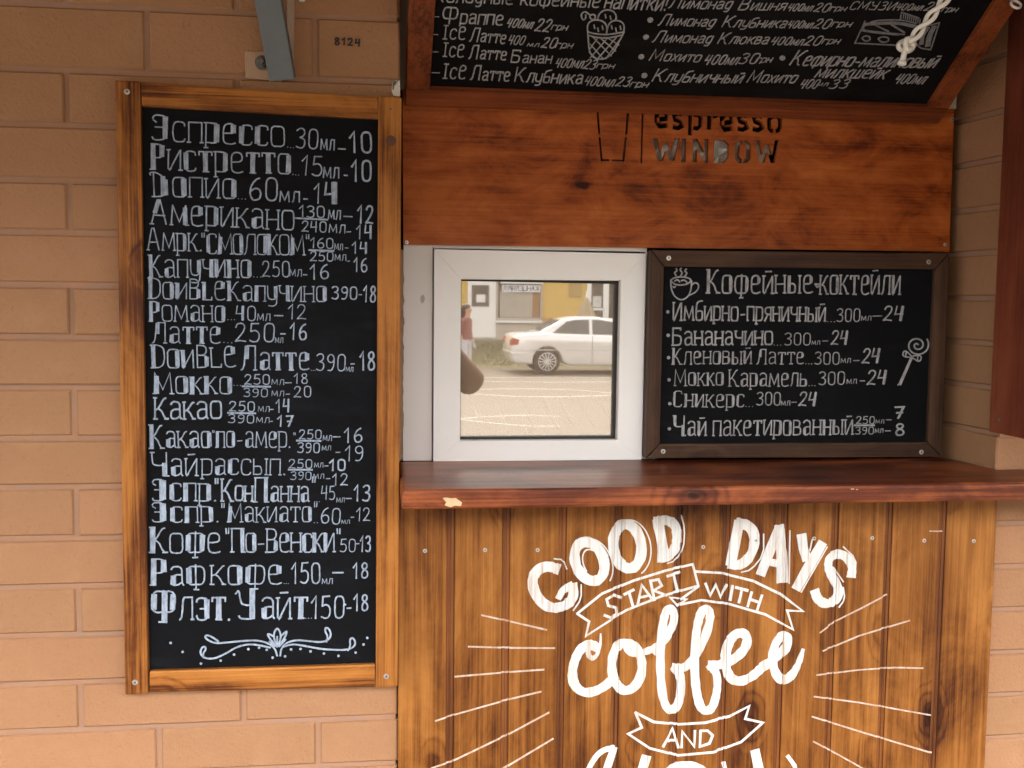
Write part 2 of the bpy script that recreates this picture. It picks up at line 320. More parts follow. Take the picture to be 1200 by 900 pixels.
# ------------------------------------------------------------------ the brick wall of the kiosk
XL, XR, YB = 0.0435, 1.1025, 0.150          # niche: left, right front corner, back plane
XRB = 1.083                                  # right corner at the back (splayed return)
courses = [1.938, 1.8396, 1.7564, 1.6719, 1.5919, 1.51, 1.4289, 1.3498, 1.2687, 1.1911, 1.1088, 1.0301, 0.9508, 0.8723]
up = [1.938 + 0.083*i for i in range(1, 16)]; dn = [0.8723 - 0.0793*i for i in range(1, 12)]
zs = sorted(courses + up + dn)
zs = [z for z in zs if z > 0.02]
wall = empty('brick_wall', (0, 0, 0), 'tan painted brick wall around the serving window', 'wall')
bw = MB(); JT = 0.0085
def brick(p0, p1, z0, z1, n, o=None):
    # p0,p1: plan corners along the face, n outward plan normal
    o = random.uniform(-0.0016, 0.0016) if o is None else o
    d = (p1-p0).normalized(); c = 0.0026; dep = 0.018
    a0 = p0 + d*(JT/2); a1 = p1 - d*(JT/2); zz0 = z0 + JT*.5; zz1 = z1 - JT*.5
    j = lambda: random.uniform(-.0008, .0008)
    def P(q, z, out): v = q + n*out; return (v.x, v.y, z)
    bk = [P(a0, zz0, -dep), P(a1, zz0, -dep), P(a1, zz1, -dep), P(a0, zz1, -dep)]
    md = [P(a0, zz0+j(), o-c), P(a1, zz0+j(), o-c), P(a1, zz1+j(), o-c), P(a0, zz1+j(), o-c)]
    fr = [P(a0+d*c, zz0+c, o), P(a1-d*c, zz0+c, o), P(a1-d*c, zz1-c, o), P(a0+d*c, zz1-c, o)]
    k = len(bw.v); bw.v += bk+md+fr
    for i in range(4):
        i2 = (i+1) % 4; bw.f.append((k+i, k+i2, k+4+i2, k+4+i)); bw.f.append((k+4+i, k+4+i2, k+8+i2, k+8+i))
    bw.f.append((k+8, k+9, k+10, k+11))
FN = Vector((0, -1, 0)); PH = -0.467; BL = 0.2565
def row(x0, x1, z0, z1, odd, y=0.0):
    ph = PH if odd else PH+0.121
    k = math.floor((x0-ph)/BL); x = ph+k*BL
    while x < x1:
        a, c = max(x, x0), min(x+BL, x1)
        if c-a > 0.02: brick(Vector((a, y, 0)), Vector((c, y, 0)), z0, z1, FN)
        x += BL
i0 = zs.index(1.7564)
TOPN = 2.186
for i in range(len(zs)-1):
    z0, z1 = zs[i], zs[i+1]; odd = ((i-i0) % 2 == 0)
    row(-2.6, XL+JT/2-.0006, z0, z1, odd)
    row(1.0992-JT/2, 3.0, z0-.004, z1-.004, odd)
    if z0 > TOPN-.03: row(XL, XR, z0, z1, odd)
    elif z1 > 1.18:                          # splayed right return and left jamb of the niche
        rn = Vector((YB-0, XRB-XR, 0)); rn = Vector((-(YB), -(XR-XRB), 0)).normalized()
        brick(Vector((XRB, YB+.1, 0)), Vector((XR, 0.0, 0)), z0-.004, z1-.004, rn, 0.0)
        brick(Vector((XL, 0.0, 0)), Vector((XL, YB+.1, 0)), z0, z1, Vector((1, 0, 0)), 0.0)
sm_ = MB(); sm_.box(-2.6, 3.0, 2.6, 2.75, 0, zs[-1]); sm_.box(-2.6, -2.45, .3, 2.6, 0, zs[-1]); sm_.box(2.85, 3.0, .3, 2.6, 0, zs[-1]); sm_.box(-2.75, 3.15, -.05, 2.9, zs[-1]+.002, zs[-1]+.12)
sm_.build('rear_shell', M_MORTAR, wall)
bricks = bw.build('brick_courses', M_BRICK, wall)
mb = MB(); g = 0.0044
mb.box(-2.6, XL-g, g, 0.30, 0, zs[-1]); mb.hexa([(XR+g,g,0),(3.0,g,0),(3.0,.30,0),(XRB+g,.30,0),(XR+g,g,zs[-1]),(3.0,g,zs[-1]),(3.0,.30,zs[-1]),(XRB+g,.30,zs[-1])])
mb.box(XL-g, XR+g, g+.001, 0.298, TOPN, zs[-1]-.002)
mb.build('mortar', M_MORTAR, wall)
# chipped corner with bare plaster and the number written in marker
def blob(mb_, pl, pts, h):
    mb_.prism(pts, lambda a, c, k: pl(a, c, h*k))
pf = lambda a, c, h: (at(a, c, -0.0015-h).x, -0.0015-h, at(a, c, -0.0015).z)
ch = MB(); blob(ch, pf, [(459.5,97),(463,94),(466.5,95.5),(468.5,94),(469,113),(461,112),(459,107)], 0.0012); ch.build('chipped_corner', M_PLASTER, wall, label='chipped bare plaster at the brick corner')
ch = MB(); blob(ch, pf, [(460,97),(462.5,94.5),(465.5,96),(463.5,99.5),(462,101),(461.5,105),(460,106)], 0.0022); ch.build('chip_hole', M_RUST, wall)

# room behind the pane
rm = MB(); x0, x1, y0, y1, z0, z1 = 0.047, 1.07, 0.17, 2.2, 0.7, 2.15
for q in ([(x0,y1,z0),(x1,y1,z0),(x1,y1,z1),(x0,y1,z1)], [(x0,y0+.15,z0),(x0,y1,z0),(x0,y1,z1),(x0,y0+.15,z1)], [(x1,y0+.15,z0),(x1,y1,z0),(x1,y1,z1),(x1,y0+.15,z1)], [(x0,y0+.15,z1),(x1,y0+.15,z1),(x1,y1,z1),(x0,y1,z1)], [(x0,y0+.15,z0),(x1,y0+.15,z0),(x1,y1,z0),(x0,y1,z0)]): rm.quad(*q)
o = rm.build('room_interior', plain('dim_brown_wall', (0.16, 0.10, 0.06), 0.8)); props(o, 'dim brown room behind the glass of the serving window', 'room')

# ------------------------------------------------------------------ screws
def screw(parent, c, n=(0, -1, 0), r=0.0042, dark=False, name='screw'):
    c = Vector(c); n = Vector(n).normalized()
    s = MB(); s.lathe(c, n, [(r, -0.003), (r, 0.0004), (r*.86, 0.0013), (r*.42, 0.0014), (r*.36, 0.0004)], 16)
    o = s.build(name, M_RUST if dark else M_STEEL, parent)
    a = n.orthogonal().normalized(); a.rotate(Matrix.Rotation(random.uniform(0, 1.5), 3, n)); b_ = n.cross(a)
    k = MB()
    for u, v in ((a, b_), (b_, a)):
        p = [c+u*sx*r*.42+v*sy*r*.11+n*h for h in (0.0005, 0.00155) for sx, sy in ((-1,-1),(1,-1),(1,1),(-1,1))]; k.hexa(p)
    ob = k.build('screw_slot', M_SLOT, o if False else parent)
    ob.parent = o
    return o

# ------------------------------------------------------------------ framed menu board on the left
def P3(px, py, Y): v = at(px, py, Y); return (v.x, v.z)
def frame_piece(name, mat, quad, yf, yb, parent, bev=0.0025):
    m = MB(); m.prism(quad, lambda a, c, k: (a, yf if k == 0 else yb, c)); return m.build(name, mat, parent, bevel=bev)
YF = -0.026
TL, TR, BR_, BL_ = P3(134.7,93.6,YF), P3(470.8,114.0,YF), P3(466.2,804.6,YF), P3(146.4,814.5,YF)
iTL, iTR, iBR, iBL = P3(165.5,124.5,YF), P3(443.8,139.5,YF), P3(439.6,779,YF), P3(175,787,YF)
lerp = lambda a, c, t: (a[0]+(c[0]-a[0])*t, a[1]+(c[1]-a[1])*t)
menu = empty('menu_board', (-0.17, 0.0, 0.856), 'tall chalk menu of coffees in an orange pine frame left of the window', 'menu board')
sTL, sTR, sBR, sBL = P3(164.2,95.2,YF), P3(443.2,112.3,YF), P3(440,806.2,YF), P3(174,812.6,YF)
frame_piece('frame_stile', M_FRAME, [TL, sTL, sBL, BL_], YF, -0.0022, menu)
frame_piece('frame_stile', M_FRAME, [sTR, TR, BR_, sBR], YF, -0.0022, menu)
e = 0.0006
frame_piece('frame_rail', M_FRAME_X, [(sTL[0]+e, sTL[1]-.001), (sTR[0]-e, sTR[1]-.0015), iTR, iTL], YF+.001, -0.0022, menu)
frame_piece('frame_rail', M_FRAME_X, [iBL, iBR, (sBR[0]-e, sBR[1]+.001), (sBL[0]+e, sBL[1]+.0012)], YF+.001, -0.0022, menu)
m = MB(); g = .012; m.prism([(iTL[0]-g,iTL[1]+g),(iTR[0]+g,iTR[1]+g),(iBR[0]+g,iBR[1]-g),(iBL[0]-g,iBL[1]-g)], lambda a, c, k: (a, -0.016 if k == 0 else -0.003, c)); m.build('chalk_panel', M_BOARD, menu)
for (px, py) in ((149, 107.5), (158.3, 799.5), (452.7, 792.7)): screw(menu, at(px, py, YF), r=.0046)
screw(menu, at(457.5, 127.5, YF), r=.0018, dark=True, name='nail_hole')
kn = MB(); kn.lathe(at(458, 165, YF), (0, -1, 0), [(.0085, -.002), (.0085, 0.0002), (.006, .0005)], 14); kn.build('wood_knot', plain('dark_knot', (0.09, 0.03, 0.012), .6), menu)

# ------------------------------------------------------------------ plank panel below the counter
YPL = -0.010
PX = [0.0432, .1317, .2244, .3198, .4151, .5193, .6053, .7077, .8008, .8998, 1.0002, 1.0985]
JN = PX[1:-1]
PROF = [(-.0092, 0), (-.0080, .0022), (-.0028, .0026), (-.0022, .0012), (.0026, .0012), (.0031, .0036), (.0039, .0036), (.0047, .0006), (.0068, 0)]
def prof(x):
    for j in JN:
        d = x-j
        if PROF[0][0] < d < PROF[-1][0]:
            for (a, ya), (c, yc) in zip(PROF, PROF[1:]):
                if a <= d <= c: return ya+(yc-ya)*(d-a)/(c-a)
    return 0.0
planks = empty('plank_panel', (0.57, 0.0, 0.0), 'brown stained plank panel painted with coffee lettering below the counter', 'wood panel')
for i in range(len(PX)-1):
    xs = [PX[i]] if i == 0 else [PX[i]+d for d, _ in PROF[6:]]
    hs = [0] if i == 0 else [h for _, h in PROF[6:]]
    if i < len(PX)-2: xs += [PX[i+1]+d for d, _ in PROF[:7]]; hs += [h for _, h in PROF[:7]]
    else: xs += [PX[i+1]]; hs += [0]
    m = MB(); wob = random.uniform(-.0005, .0005)
    zt, zb = 1.171, 0.03
    top = [(x, YPL+h, zt) for x, h in zip(xs, hs)]; bot = [(x, YPL+h, zb) for x, h in zip(xs, hs)]
    for k in range(len(xs)-1): m.quad(bot[k], bot[k+1], top[k+1], top[k])
    if i == 0: m.quad((xs[0], .05, zb), bot[0], top[0], (xs[0], .05, zt))
    if i == len(PX)-2: m.quad(bot[-1], (xs[-1], .05, zb), (xs[-1], .05, zt), top[-1])
    nq = len(m.f)
    me = m.build('plank', M_PLANK, planks); bm = bmesh.new(); bm.from_mesh(me.data); bmesh.ops.remove_doubles(bm, verts=bm.verts, dist=1e-6); bm.to_mesh(me.data); bm.free()
    me.data.materials.append(M_GROOVE)
    for f in me.data.polygons:
        cxx = f.center.x+planks.location.x
        if any(-.0092 < cxx-j < .0047 for j in JN): f.material_index = 1
for (px, py) in ((498,645.5),(568.5,644.5),(630,644.5),(824,641),(886,633),(954,631),(1022,630.5),(1083,633.5),(1141,634)): screw(planks, at(px, py, YPL), r=.0036)
m = MB(); m.box(XL+.002, XR-.006, .052, .14, .02, 1.169); m.build('backing', M_DARK, planks)

# ------------------------------------------------------------------ counter
cnt = empty('counter_shelf', (0.57, 0.0, 1.17), 'glossy red brown wooden counter shelf under the serving window', 'counter')
m = MB(); CT, CB, CF = 1.2045, 1.1738, -0.138
poly = [(0.0445, CF), (1.45, CF), (1.45, -.006), (1.0975, -.006), (1.078, .147), (0.0475, .147), (0.0475, -.004), (.0445, -.03)]
m.prism(poly, lambda a, c, k: (a, c, CB if k == 0 else CT)); m.build('shelf_board', M_COUNTER, cnt, bevel=.006, seg=3)
ch = MB(); q = [(518.5,583.5),(523,583),(529,584),(534,583.5),(541.5,589),(540,593),(533,592.5),(528,594.5),(521,592),(523,588.5)]
ch.prism(q, lambda a, c, k: (at(a, c, CF).x, CF-.0007+.002*k, at(a, c, CF).z)); ch.build('chipped_spot', M_RAW, cnt, label='pale chipped spot on the front edge')
ch = MB()
for px, py, l in ((997,573.5,5),(1003,574,3)): 
    p = at(px, py, CF); ch.box(p.x, p.x+l*.0011, CF-.0005, CF+.001, p.z, p.z+.0012)
ch.build('scratch', M_RAW, cnt)

# ------------------------------------------------------------------ serving window
YS = 0.138
win = empty('serving_window', (0.31, 0.16, 1.2), 'white plastic serving window reflecting a silver car in its glass', 'window')
oTL, oTR, oBR, oBL = (0.1080, 1.5815), (0.4893, 1.5795), (0.4893, 1.2048), (0.1080, 1.2048)
gTL, gTR, gBR, gBL = P3(540.3,327.2,YS), P3(727.6,329,YS), P3(723.6,515.6,YS), P3(539.0,516.6,YS)
yb_ = .185
for nm, q in (('sash_rail', [oTL, oTR, gTR, gTL]), ('sash_rail', [gBL, gBR, oBR, oBL]), ('sash_stile', [oTL, gTL, gBL, oBL]), ('sash_stile', [gTR, oTR, oBR, gBR])):
    cx = sum(a for a, _ in q)/4; cz = sum(c for _, c in q)/4; sh = lambda a, c: (a+(cx-a)*.0003, c+(cz-c)*.0003)
    frame_piece(nm, M_PVC, [sh(*k) for k in q], YS, yb_, win, .0006)
    # rounded outer nose of the profile
gx0, gx1, gz0, gz1 = gBL[0], gTR[0], gBL[1], gTL[1]
gk = MB(); d = .0045
for q in ([(gx0-.001,gz1+.001),(gx1+.001,gz1+.001),(gx1-d,gz1-d),(gx0+d*.6,gz1-d*.6)], [(gx0+d*.6,gz0+d),(gx1-d,gz0+d),(gx1+.001,gz0-.001),(gx0-.001,gz0-.001)], [(gx0-.001,gz1),(gx0+d*.5,gz1-d),(gx0+d*.5,gz0+d),(gx0-.001,gz0)], [(gx1-d*1.3,gz1-d),(gx1+.001,gz1),(gx1+.001,gz0),(gx1-d*1.3,gz0+d)]):
    gk.prism(q, lambda a, c, k: (a, YS+.018 if k == 0 else YS+.03, c))
gk.build('glazing_gasket', M_GASKET, win)
m = MB(); m.quad((gx0-.004, GY, gz0-.004), (gx1+.004, GY, gz0-.004), (gx1+.004, GY, gz1+.004), (gx0-.004, GY, gz1+.004)); m.build('glass_pane', M_GLASS, win)
m = MB(); m.box(0.0545, 0.1062, 0.150, .19, 1.2045, 1.60); m.build('side_panel', M_PVCG, win, bevel=.001, label='plain off white side strip')
m = MB(); m.box(0.1066, 0.494, 0.1505, .19, 1.5835, 1.605); m.box(0.4915, 0.52, 0.1505, .19, 1.2045, 1.5833); m.build('fixed_frame', M_PVCG, win)
sb = MB(); zz = 1.206; lst = []
while zz < 1.586:
    lst.append(zz); zz += random.uniform(.006, .014)
fr = [(.0525+random.uniform(0, .0042), .1478-random.uniform(0, .002)) for _ in lst]
for (za, (xa, ya)), (zb2, (xb, yb2)) in zip(zip(lst, fr), zip(lst[1:], fr[1:])):
    sb.quad((XL+.001, .1425, za), (xa, ya, za), (xb, yb2, zb2), (XL+.001, .1425, zb2)); sb.quad((xa, ya, za), (xa+.0008, .153, za), (xb+.0008, .153, zb2), (xb, yb2, zb2))
sb.build('sealant_bead', plain('brown_sealant', (.30,.19,.11), .9, 0, .4, 60, .5), win)
m = MB(); pts = [at(494+random.uniform(-3,3), y, .1499) for y in (346,349,352,354)]
m.prism([(493,347),(496,345),(498,349),(497,354),(494,356),(492.5,351)], lambda a, c, k: (at(a, c, .1495).x, .1498-.0006*k, at(a, c, .1495).z)); m.build('old_stain', plain('grey_smudge', (.42,.39,.34), .8), win)

# ------------------------------------------------------------------ plywood fascia with cut-out letters
YP = 0.142
fas = empty('plywood_fascia', (0.56, 0.15, 1.588), 'reddish plywood panel with cut out espresso window letters above the window', 'sign')
def lin(px, py): v = at(px, py, YP); return (v.x, v.z)
def stroke_poly(pts, w):
    P = [Vector(p) for p in pts]; L = []; Rr = []
    for i, p in enumerate(P):
        t = (P[min(i+1, len(P)-1)]-P[max(i-1, 0)]).normalized(); n = Vector((-t.y, t.x))
        if 0 < i < len(P)-1:
            n1 = (P[i]-P[i-1]).normalized(); c = max(.6, abs(n.dot(Vector((-n1.y, n1.x))))); n = n/c
        L.append(p+n*w/2); Rr.append(p-n*w/2)
    return [tuple(q) for q in L+Rr[::-1]]
holes = []
# pixel outlines of the stencil (x, y in the photograph's fascia plane)
def hp(*pts): holes.append([lin(x, y) for x, y in pts])
hp((698.3,120),(700.6,120),(703.5,157.5),(701.2,157.5)); hp((701.5,161),(703.8,161),(706.2,186.5),(714,186.5),(714,189),(704,189))
hp((735.6,120),(738.6,120),(735.3,157.5),(732.6,157.5)); hp((732.2,161),(734.8,161),(731.8,189.5),(717.5,189),(717.5,187),(729.3,187))
hp((752.3,120),(754.6,120),(752.6,191.5),(750.6,191.5))
# W I N D O W
def Wl(x, y, w, h):
    s = w*.20
    hp((x,y),(x+s,y),(x+w*.30,y+h*.62),(x+w*.42,y+h*.18),(x+w*.58,y+h*.18),(x+w*.70,y+h*.62),(x+w-s,y),(x+w,y),(x+w*.80,y+h),(x+w*.62,y+h),(x+w*.5,y+h*.55),(x+w*.38,y+h),(x+w*.20,y+h))
Wl(764.5,162,32.5,26.5)
hp((799,162.5),(804.3,162.5),(803.6,190),(798.2,190))
hp((812.5,162.5),(817.5,162.5),(825.5,178),(825.6,163),(830.5,163),(830,190.5),(825,190.5),(817,175),(816.8,190),(811.5,190))
hp((837.5,163.5),(849,164),(854.5,169),(854,184.5),(848.5,191),(836,191))
hp((861.5,170),(866.5,165),(870.4,164.6),(870.3,169),(867.5,170.5),(866.3,184),(869.6,186.5),(869.5,191.2),(865.5,191),(861,185.5))
hp((872,164.6),(876,165),(880.3,170),(879.6,186),(875.5,191),(871.2,191.2),(871.3,186.5),(874,185),(874.6,170.5),(872,169))
Wl(885,164,29,27)
# espresso: lower parts show below the flap
def sp(pts, w): 
    holes.append(stroke_poly([lin(x, y) for x, y in pts], w))
sp([(770.5,140.5),(781,139),(781,132.5),(775.5,129),(770,133),(769.5,142),(773,147.5),(782.5,147)], .0085)
def es(x, y): sp([(x+11,y-16),(x+6,y-18.5),(x+1.5,y-15),(x+3,y-10.5),(x+9.5,y-8),(x+11,y-3.5),(x+6.5,y-.5),(x,y-2)], .0082)
es(788.5,150.5)
hp((806.8,133),(811,133),(810.6,158.5),(806.2,158.5)); sp([(812.8,135),(818,133.5),(821,138),(820.5,147.5),(817,150.5),(812.6,149.5)], .0075)
hp((829,133.5),(834,133.5),(833.4,152),(828.3,152)); sp([(835.5,137),(842,134.5)], .007)
sp([(846.5,144.5),(857,143),(856.5,136),(851.5,133),(846.5,137),(846,146),(849.5,151.5),(858,150.5)], .0085)
es(864.5,152.5); es(882,153)
sp([(906.6,136.5),(902.5,137.5),(901.2,142),(901.5,150),(904.5,153.5),(906.4,153.7)], .0078); sp([(909,153.7),(912.5,152.5),(914.4,148),(914.2,140),(911.5,137),(909.2,136.5)], .0078)
cu = bpy.data.curves.new('fascia_curve', 'CURVE'); cu.dimensions = '2D'; cu.fill_mode = 'BOTH'; cu.extrude = .0055
outer = [(XL+.011, 1.5885), (1.0735, 1.5925), (1.071, 1.8555), (XL+.0085, 1.8555)]
bx, bz = fas.location.x, fas.location.z
for pl in [outer]+holes:
    s = cu.splines.new('POLY'); s.points.add(len(pl)-1); s.use_cyclic_u = True
    for k, (a, c) in enumerate(pl): s.points[k].co = (a-bx, c-bz, 0, 1)
to = bpy.data.objects.new('tmp', cu); me = bpy.data.meshes.new_from_object(to); bpy.data.objects.remove(to)
me.transform(Matrix.Rotation(R(90), 4, 'X')); me.materials.clear(); me.materials.append(M_PLY)
for p in me.polygons: p.use_smooth = False; p.material_index = 0
po = bpy.data.objects.new('plywood_sheet', me); COL.objects.link(po); po.parent = fas; po.location = (0, YP+.0055-.15, 0)
for (px, py) in ((1109,287),(1117.3,140),(478,284)): screw(fas, at(px-1.5, py, YP), r=.0036)
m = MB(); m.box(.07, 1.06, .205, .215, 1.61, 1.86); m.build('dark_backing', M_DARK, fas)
fo = MB()                                     # crumpled foil insulation behind the stencil
gx, gz = 26, 7; pts = {}
for i in range(gx+1):
    for j in range(gz+1):
        x = .40+.33*i/gx; z = 1.668+.125*j/gz
        pts[i, j] = (x+random.uniform(-.005,.005), .166+random.uniform(-.006,.010)+.012*(1-j/gz)*random.random(), z+random.uniform(-.004,.004))
for i in range(gx):
    for j in range(gz):
        fo.f.append((len(fo.v), len(fo.v)+1, len(fo.v)+2)); fo.v += [pts[i,j], pts[i+1,j], pts[i+1,j+1]]
        fo.f.append((len(fo.v), len(fo.v)+1, len(fo.v)+2)); fo.v += [pts[i,j], pts[i+1,j+1], pts[i,j+1]]
fo.build('crumpled_foil', plain('foil', (0.70, 0.69, 0.68), 0.35, 0.3, .1, 40), fas)
# white plaster above the plywood, back of the niche
m = MB(); m.box(XL+.002, 1.078, .148, .16, 1.857, TOPN-.002); m.build('niche_plaster', M_PLASTER, wall, label='white plaster above the plywood')

# ------------------------------------------------------------------ cocktail board on the right
YC = 0.112
ck = empty('cocktail_board', (0.776, YC+.03, 1.21), 'chalk board of coffee cocktails in a dark brown mitred frame', 'menu board')
A, B_, C_, D_ = P3(763,292.8,YC), P3(1112.3,296.8,YC), P3(1103.4,535.5,YC), P3(756.8,537.3,YC)
a_, b2, c_, d_ = P3(778.3,312.5,YC), P3(1096,315.8,YC), P3(1087.3,518.3,YC), P3(773.3,520.5,YC)
for nm, q, mt in (('frame_rail', [A, B_, b2, a_], M_DARKX), ('frame_rail', [d_, c_, C_, D_], M_DARKX), ('frame_stile', [A, a_, d_, D_], M_DARKZ), ('frame_stile', [b2, B_, C_, c_], M_DARKZ)):
    cx = sum(p[0] for p in q)/4; cz = sum(p[1] for p in q)/4
    frame_piece(nm, mt, [(p[0]+(cx-p[0])*.003, p[1]+(cz-p[1])*.003) for p in q], YC, YC+.028, ck, .002)
m = MB(); g = .008; m.prism([(a_[0]-g,a_[1]+g),(b2[0]+g,b2[1]+g),(c_[0]+g,c_[1]-g),(d_[0]-g,d_[1]-g)], lambda x, z, k: (x, YC+.009 if k == 0 else YC+.02, z)); m.build('chalk_panel', M_BOARD, ck)
for (px, py) in ((783.6,302.5),(1088.3,307),(777,529),(1079.7,529.8)): screw(ck, at(px, py, YC), r=.0045)

# ------------------------------------------------------------------ raised flap with the drinks list on its underside
TH = R(33.5); FO = Vector((0.0563, 0.118, 1.8225))
fv = Vector((0, -math.cos(TH), math.sin(TH)))
flp = Plane(FO, (1, 0, 0), fv)                # n points down and outwards, towards the viewer
flap = empty('window_flap', FO, 'raised wooden window flap with a chalk drinks list on its underside', 'window flap')
FW, FL = 1.0275-0.0563, 0.80; rw = 0.040
def fbox(name, mat, a0, a1, b0, b1, h0, h1, bev=.002):
    m = MB(); m.hexa([flp.w(a, c, h) for h in (h0, h1) for a, c in ((a0,b0),(a1,b0),(a1,b1),(a0,b1))]); return m.build(name, mat, flap, bevel=bev)
fbox('frame_stile', M_FLAPY, 0, rw, rw+.0006, FL, -.035, 0); fbox('frame_stile', M_FLAPY, FW-rw, FW, rw+.0006, FL, -.035, 0)
fbox('frame_rail', M_FLAPX, 0, FW, 0, rw, -.035, -.0005); fbox('frame_rail', M_FLAPX, rw+.0006, FW-rw-.0006, FL-rw, FL, -.035, -.001)
fbox('chalk_panel', chalkboard('flap_chalkboard', (.0055,.0054,.0056)), rw-.006, FW-rw+.006, rw-.006, FL-rw+.006, -.02, -.010, 0)

# ------------------------------------------------------------------ hand lettering: strokes of chalk paint
# glyph = width | strokes;  '*' heavy filled stem (bold hands only), '_' serif (serif hands only), '~' smoothed
GL = {}
def G(chars, w, s): 
    L = []
    for st in s.split(';'):
        st = st.strip(); fl = ''
        while st and st[0] in '*_~': fl += st[0]; st = st[1:]
        L.append((fl, [tuple(float(q) for q in p.split(',')) for p in st.split()]))
    for c in chars: GL[c] = (w, L)
O_ = "~0,.5 0,.85 .08,1 .25,1 .46,1 .54,.86 .54,.5 .54,.14 .46,0 .25,0 .08,0 0,.14 0,.5"
# lower case (body height = x height)
G('а', .56, "~.04,.86 .12,1 .3,1.02 .46,.95 .5,.8; .5,.84 .5,.1 .57,0; ~.5,.56 .25,.58 .06,.46 .03,.25 .06,.05 .2,0 .38,.05 .5,.18; *.12,.12 .12,.46")
G('б', .55, "~.5,1.42 .35,1.4 .1,1.32 .03,1.05 .02,.5 .02,.15 .1,0 .3,0 .5,.03 .53,.2 .53,.5 .5,.66 .3,.7 .04,.62; *.46,.14 .46,.55")
G('в', .52, "0,0 0,1; ~0,1 .35,1 .45,.88 .43,.62 .3,.53 0,.53; ~.3,.53 .5,.48 .52,.25 .48,.06 .3,0 0,0; *.44,.14 .44,.42")
G('г', .46, "0,0 0,1 .46,1; .46,1 .46,.86; _-.07,0 .1,0; *.05,.03 .05,.97")
G('д', .56, "~.5,1 .2,1 .04,.85 .02,.5 .05,.1 .2,0 .4,.05 .5,.2; ~.5,1 .5,.3 .48,-.3 .3,-.42 .1,-.36; *.44,.2 .44,.85")
G('е', .55, "~.04,.52 .5,.54 .52,.85 .42,1 .2,1.02 .05,.9 .02,.5 .05,.1 .18,0 .38,-.01 .54,.06; *.44,.62 .44,.9")
G('з', .48, "~.02,.9 .15,1 .36,1 .45,.85 .4,.6 .18,.54; ~.18,.54 .42,.5 .48,.25 .4,.03 .2,-.02 0,.06")
G('и', .56, "0,1 0,.08 .06,0 .14,.1; .08,.04 .5,.96; .53,1 .53,0; _-.07,1 .08,1; _.46,0 .62,0; *.06,.1 .06,.95")
G('й', .56, "0,1 0,.08 .06,0 .14,.1; .08,.04 .5,.96; .53,1 .53,0; _-.07,1 .08,1; _.46,0 .62,0; *.06,.1 .06,.95; .1,1.24 .44,1.26")
G('к', .52, "0,0 0,1; ~.02,.46 .2,.56 .42,.96 .5,.98; ~.14,.52 .3,.4 .44,.05 .52,0; _-.07,0 .1,0; _-.07,1 .08,1; _.42,0 .58,0; *.05,.03 .05,.97")
G('л', .55, "~0,0 .06,.06 .12,.4 .14,.9 .2,1; .2,1 .53,1 .53,0; _.46,0 .6,0; *.48,.03 .48,.97")
G('м', .74, "0,0 .06,1; .06,1 .37,.15 .66,1; .66,1 .72,0; _-.06,0 .08,0; _.64,0 .8,0; *.65,.06 .62,.85")
G('н', .55, "0,0 0,1; .53,0 .53,1; 0,.5 .53,.52; _-.07,0 .09,0; _-.07,1 .09,1; _.45,0 .6,0; _.45,1 .6,1; *.06,.03 .06,.97")
G('о', .54, O_+"; *.46,.13 .46,.87")
G('п', .54, "0,0 0,1; 0,1 .53,1; .53,1 .53,0; _-.06,0 .08,0; _.46,0 .6,0; *.06,.03 .06,.97")
G('р', .52, "0,-.25 0,1; ~0,1 .35,1 .5,.92 .52,.5 .5,.08 .35,0 0,.02; _-.07,-.25 .09,-.25; _-.08,1 .02,1; *.44,.12 .44,.88")
G('с', .50, "~.5,.8 .48,.97 .25,1.01 .06,.95 0,.5 .05,.06 .22,-.01 .46,.02 .5,.16; *.07,.14 .07,.86")
G('т', .56, "0,1 .56,1; 0,1 0,.82; .56,1 .56,.82; .28,1 .28,0; _.16,0 .42,0; *.28,.03 .28,.97")
G('у', .52, "~0,1 .0,.4 .06,.16 .22,.1 .42,.14 .52,.3; ~.52,1 .52,.1 .48,-.22 .3,-.34 .05,-.3; *.46,.3 .46,.92")
G('ф', .76, "~.38,.98 .14,1 .02,.85 0,.5 .03,.15 .15,0 .38,.02; ~.38,.98 .62,1 .74,.85 .76,.5 .73,.15 .6,0 .38,.02; .38,1.08 .38,-.26; _.28,-.26 .5,-.26; *.68,.16 .68,.84; *.08,.16 .08,.84")
G('х', .50, "0,1 .48,0; .5,1 0,0")
G('ч', .52, "~0,1 0,.65 .08,.5 .3,.48 .5,.52; .52,1 .52,0; _.44,0 .6,0; _-.07,1 .08,1; *.46,.04 .46,.97")
G('ш', .78, "0,1 0,0 .76,0 .76,1; .38,0 .38,1")
G('ь', .50, "0,1 0,0; ~0,.02 .32,0 .48,.08 .48,.3 .44,.5 .3,.55 0,.52; *.42,.12 .42,.42")
G('ы', .72, "0,1 0,0; ~0,.02 .28,0 .42,.08 .42,.3 .38,.5 .26,.55 0,.52; .68,1 .68,0; _.6,1 .76,1; _.6,0 .76,0; *.06,.03 .06,.97")
G('э', .50, "~0,.82 .05,.98 .28,1.01 .46,.95 .5,.5 .46,.06 .26,-.01 .04,.03 0,.2; .15,.52 .48,.52; *.44,.12 .44,.88")
G('ю', .82, "0,0 0,1; 0,.5 .26,.5; ~.26,.5 .28,.88 .4,1 .6,1 .76,.88 .8,.5 .76,.12 .6,0 .4,0 .28,.12 .26,.5")
G('я', .52, "~.5,1 .2,1 .05,.9 .03,.65 .15,.5 .5,.48; .5,1 .5,0; .26,.48 0,0; *.44,.05 .44,.95")
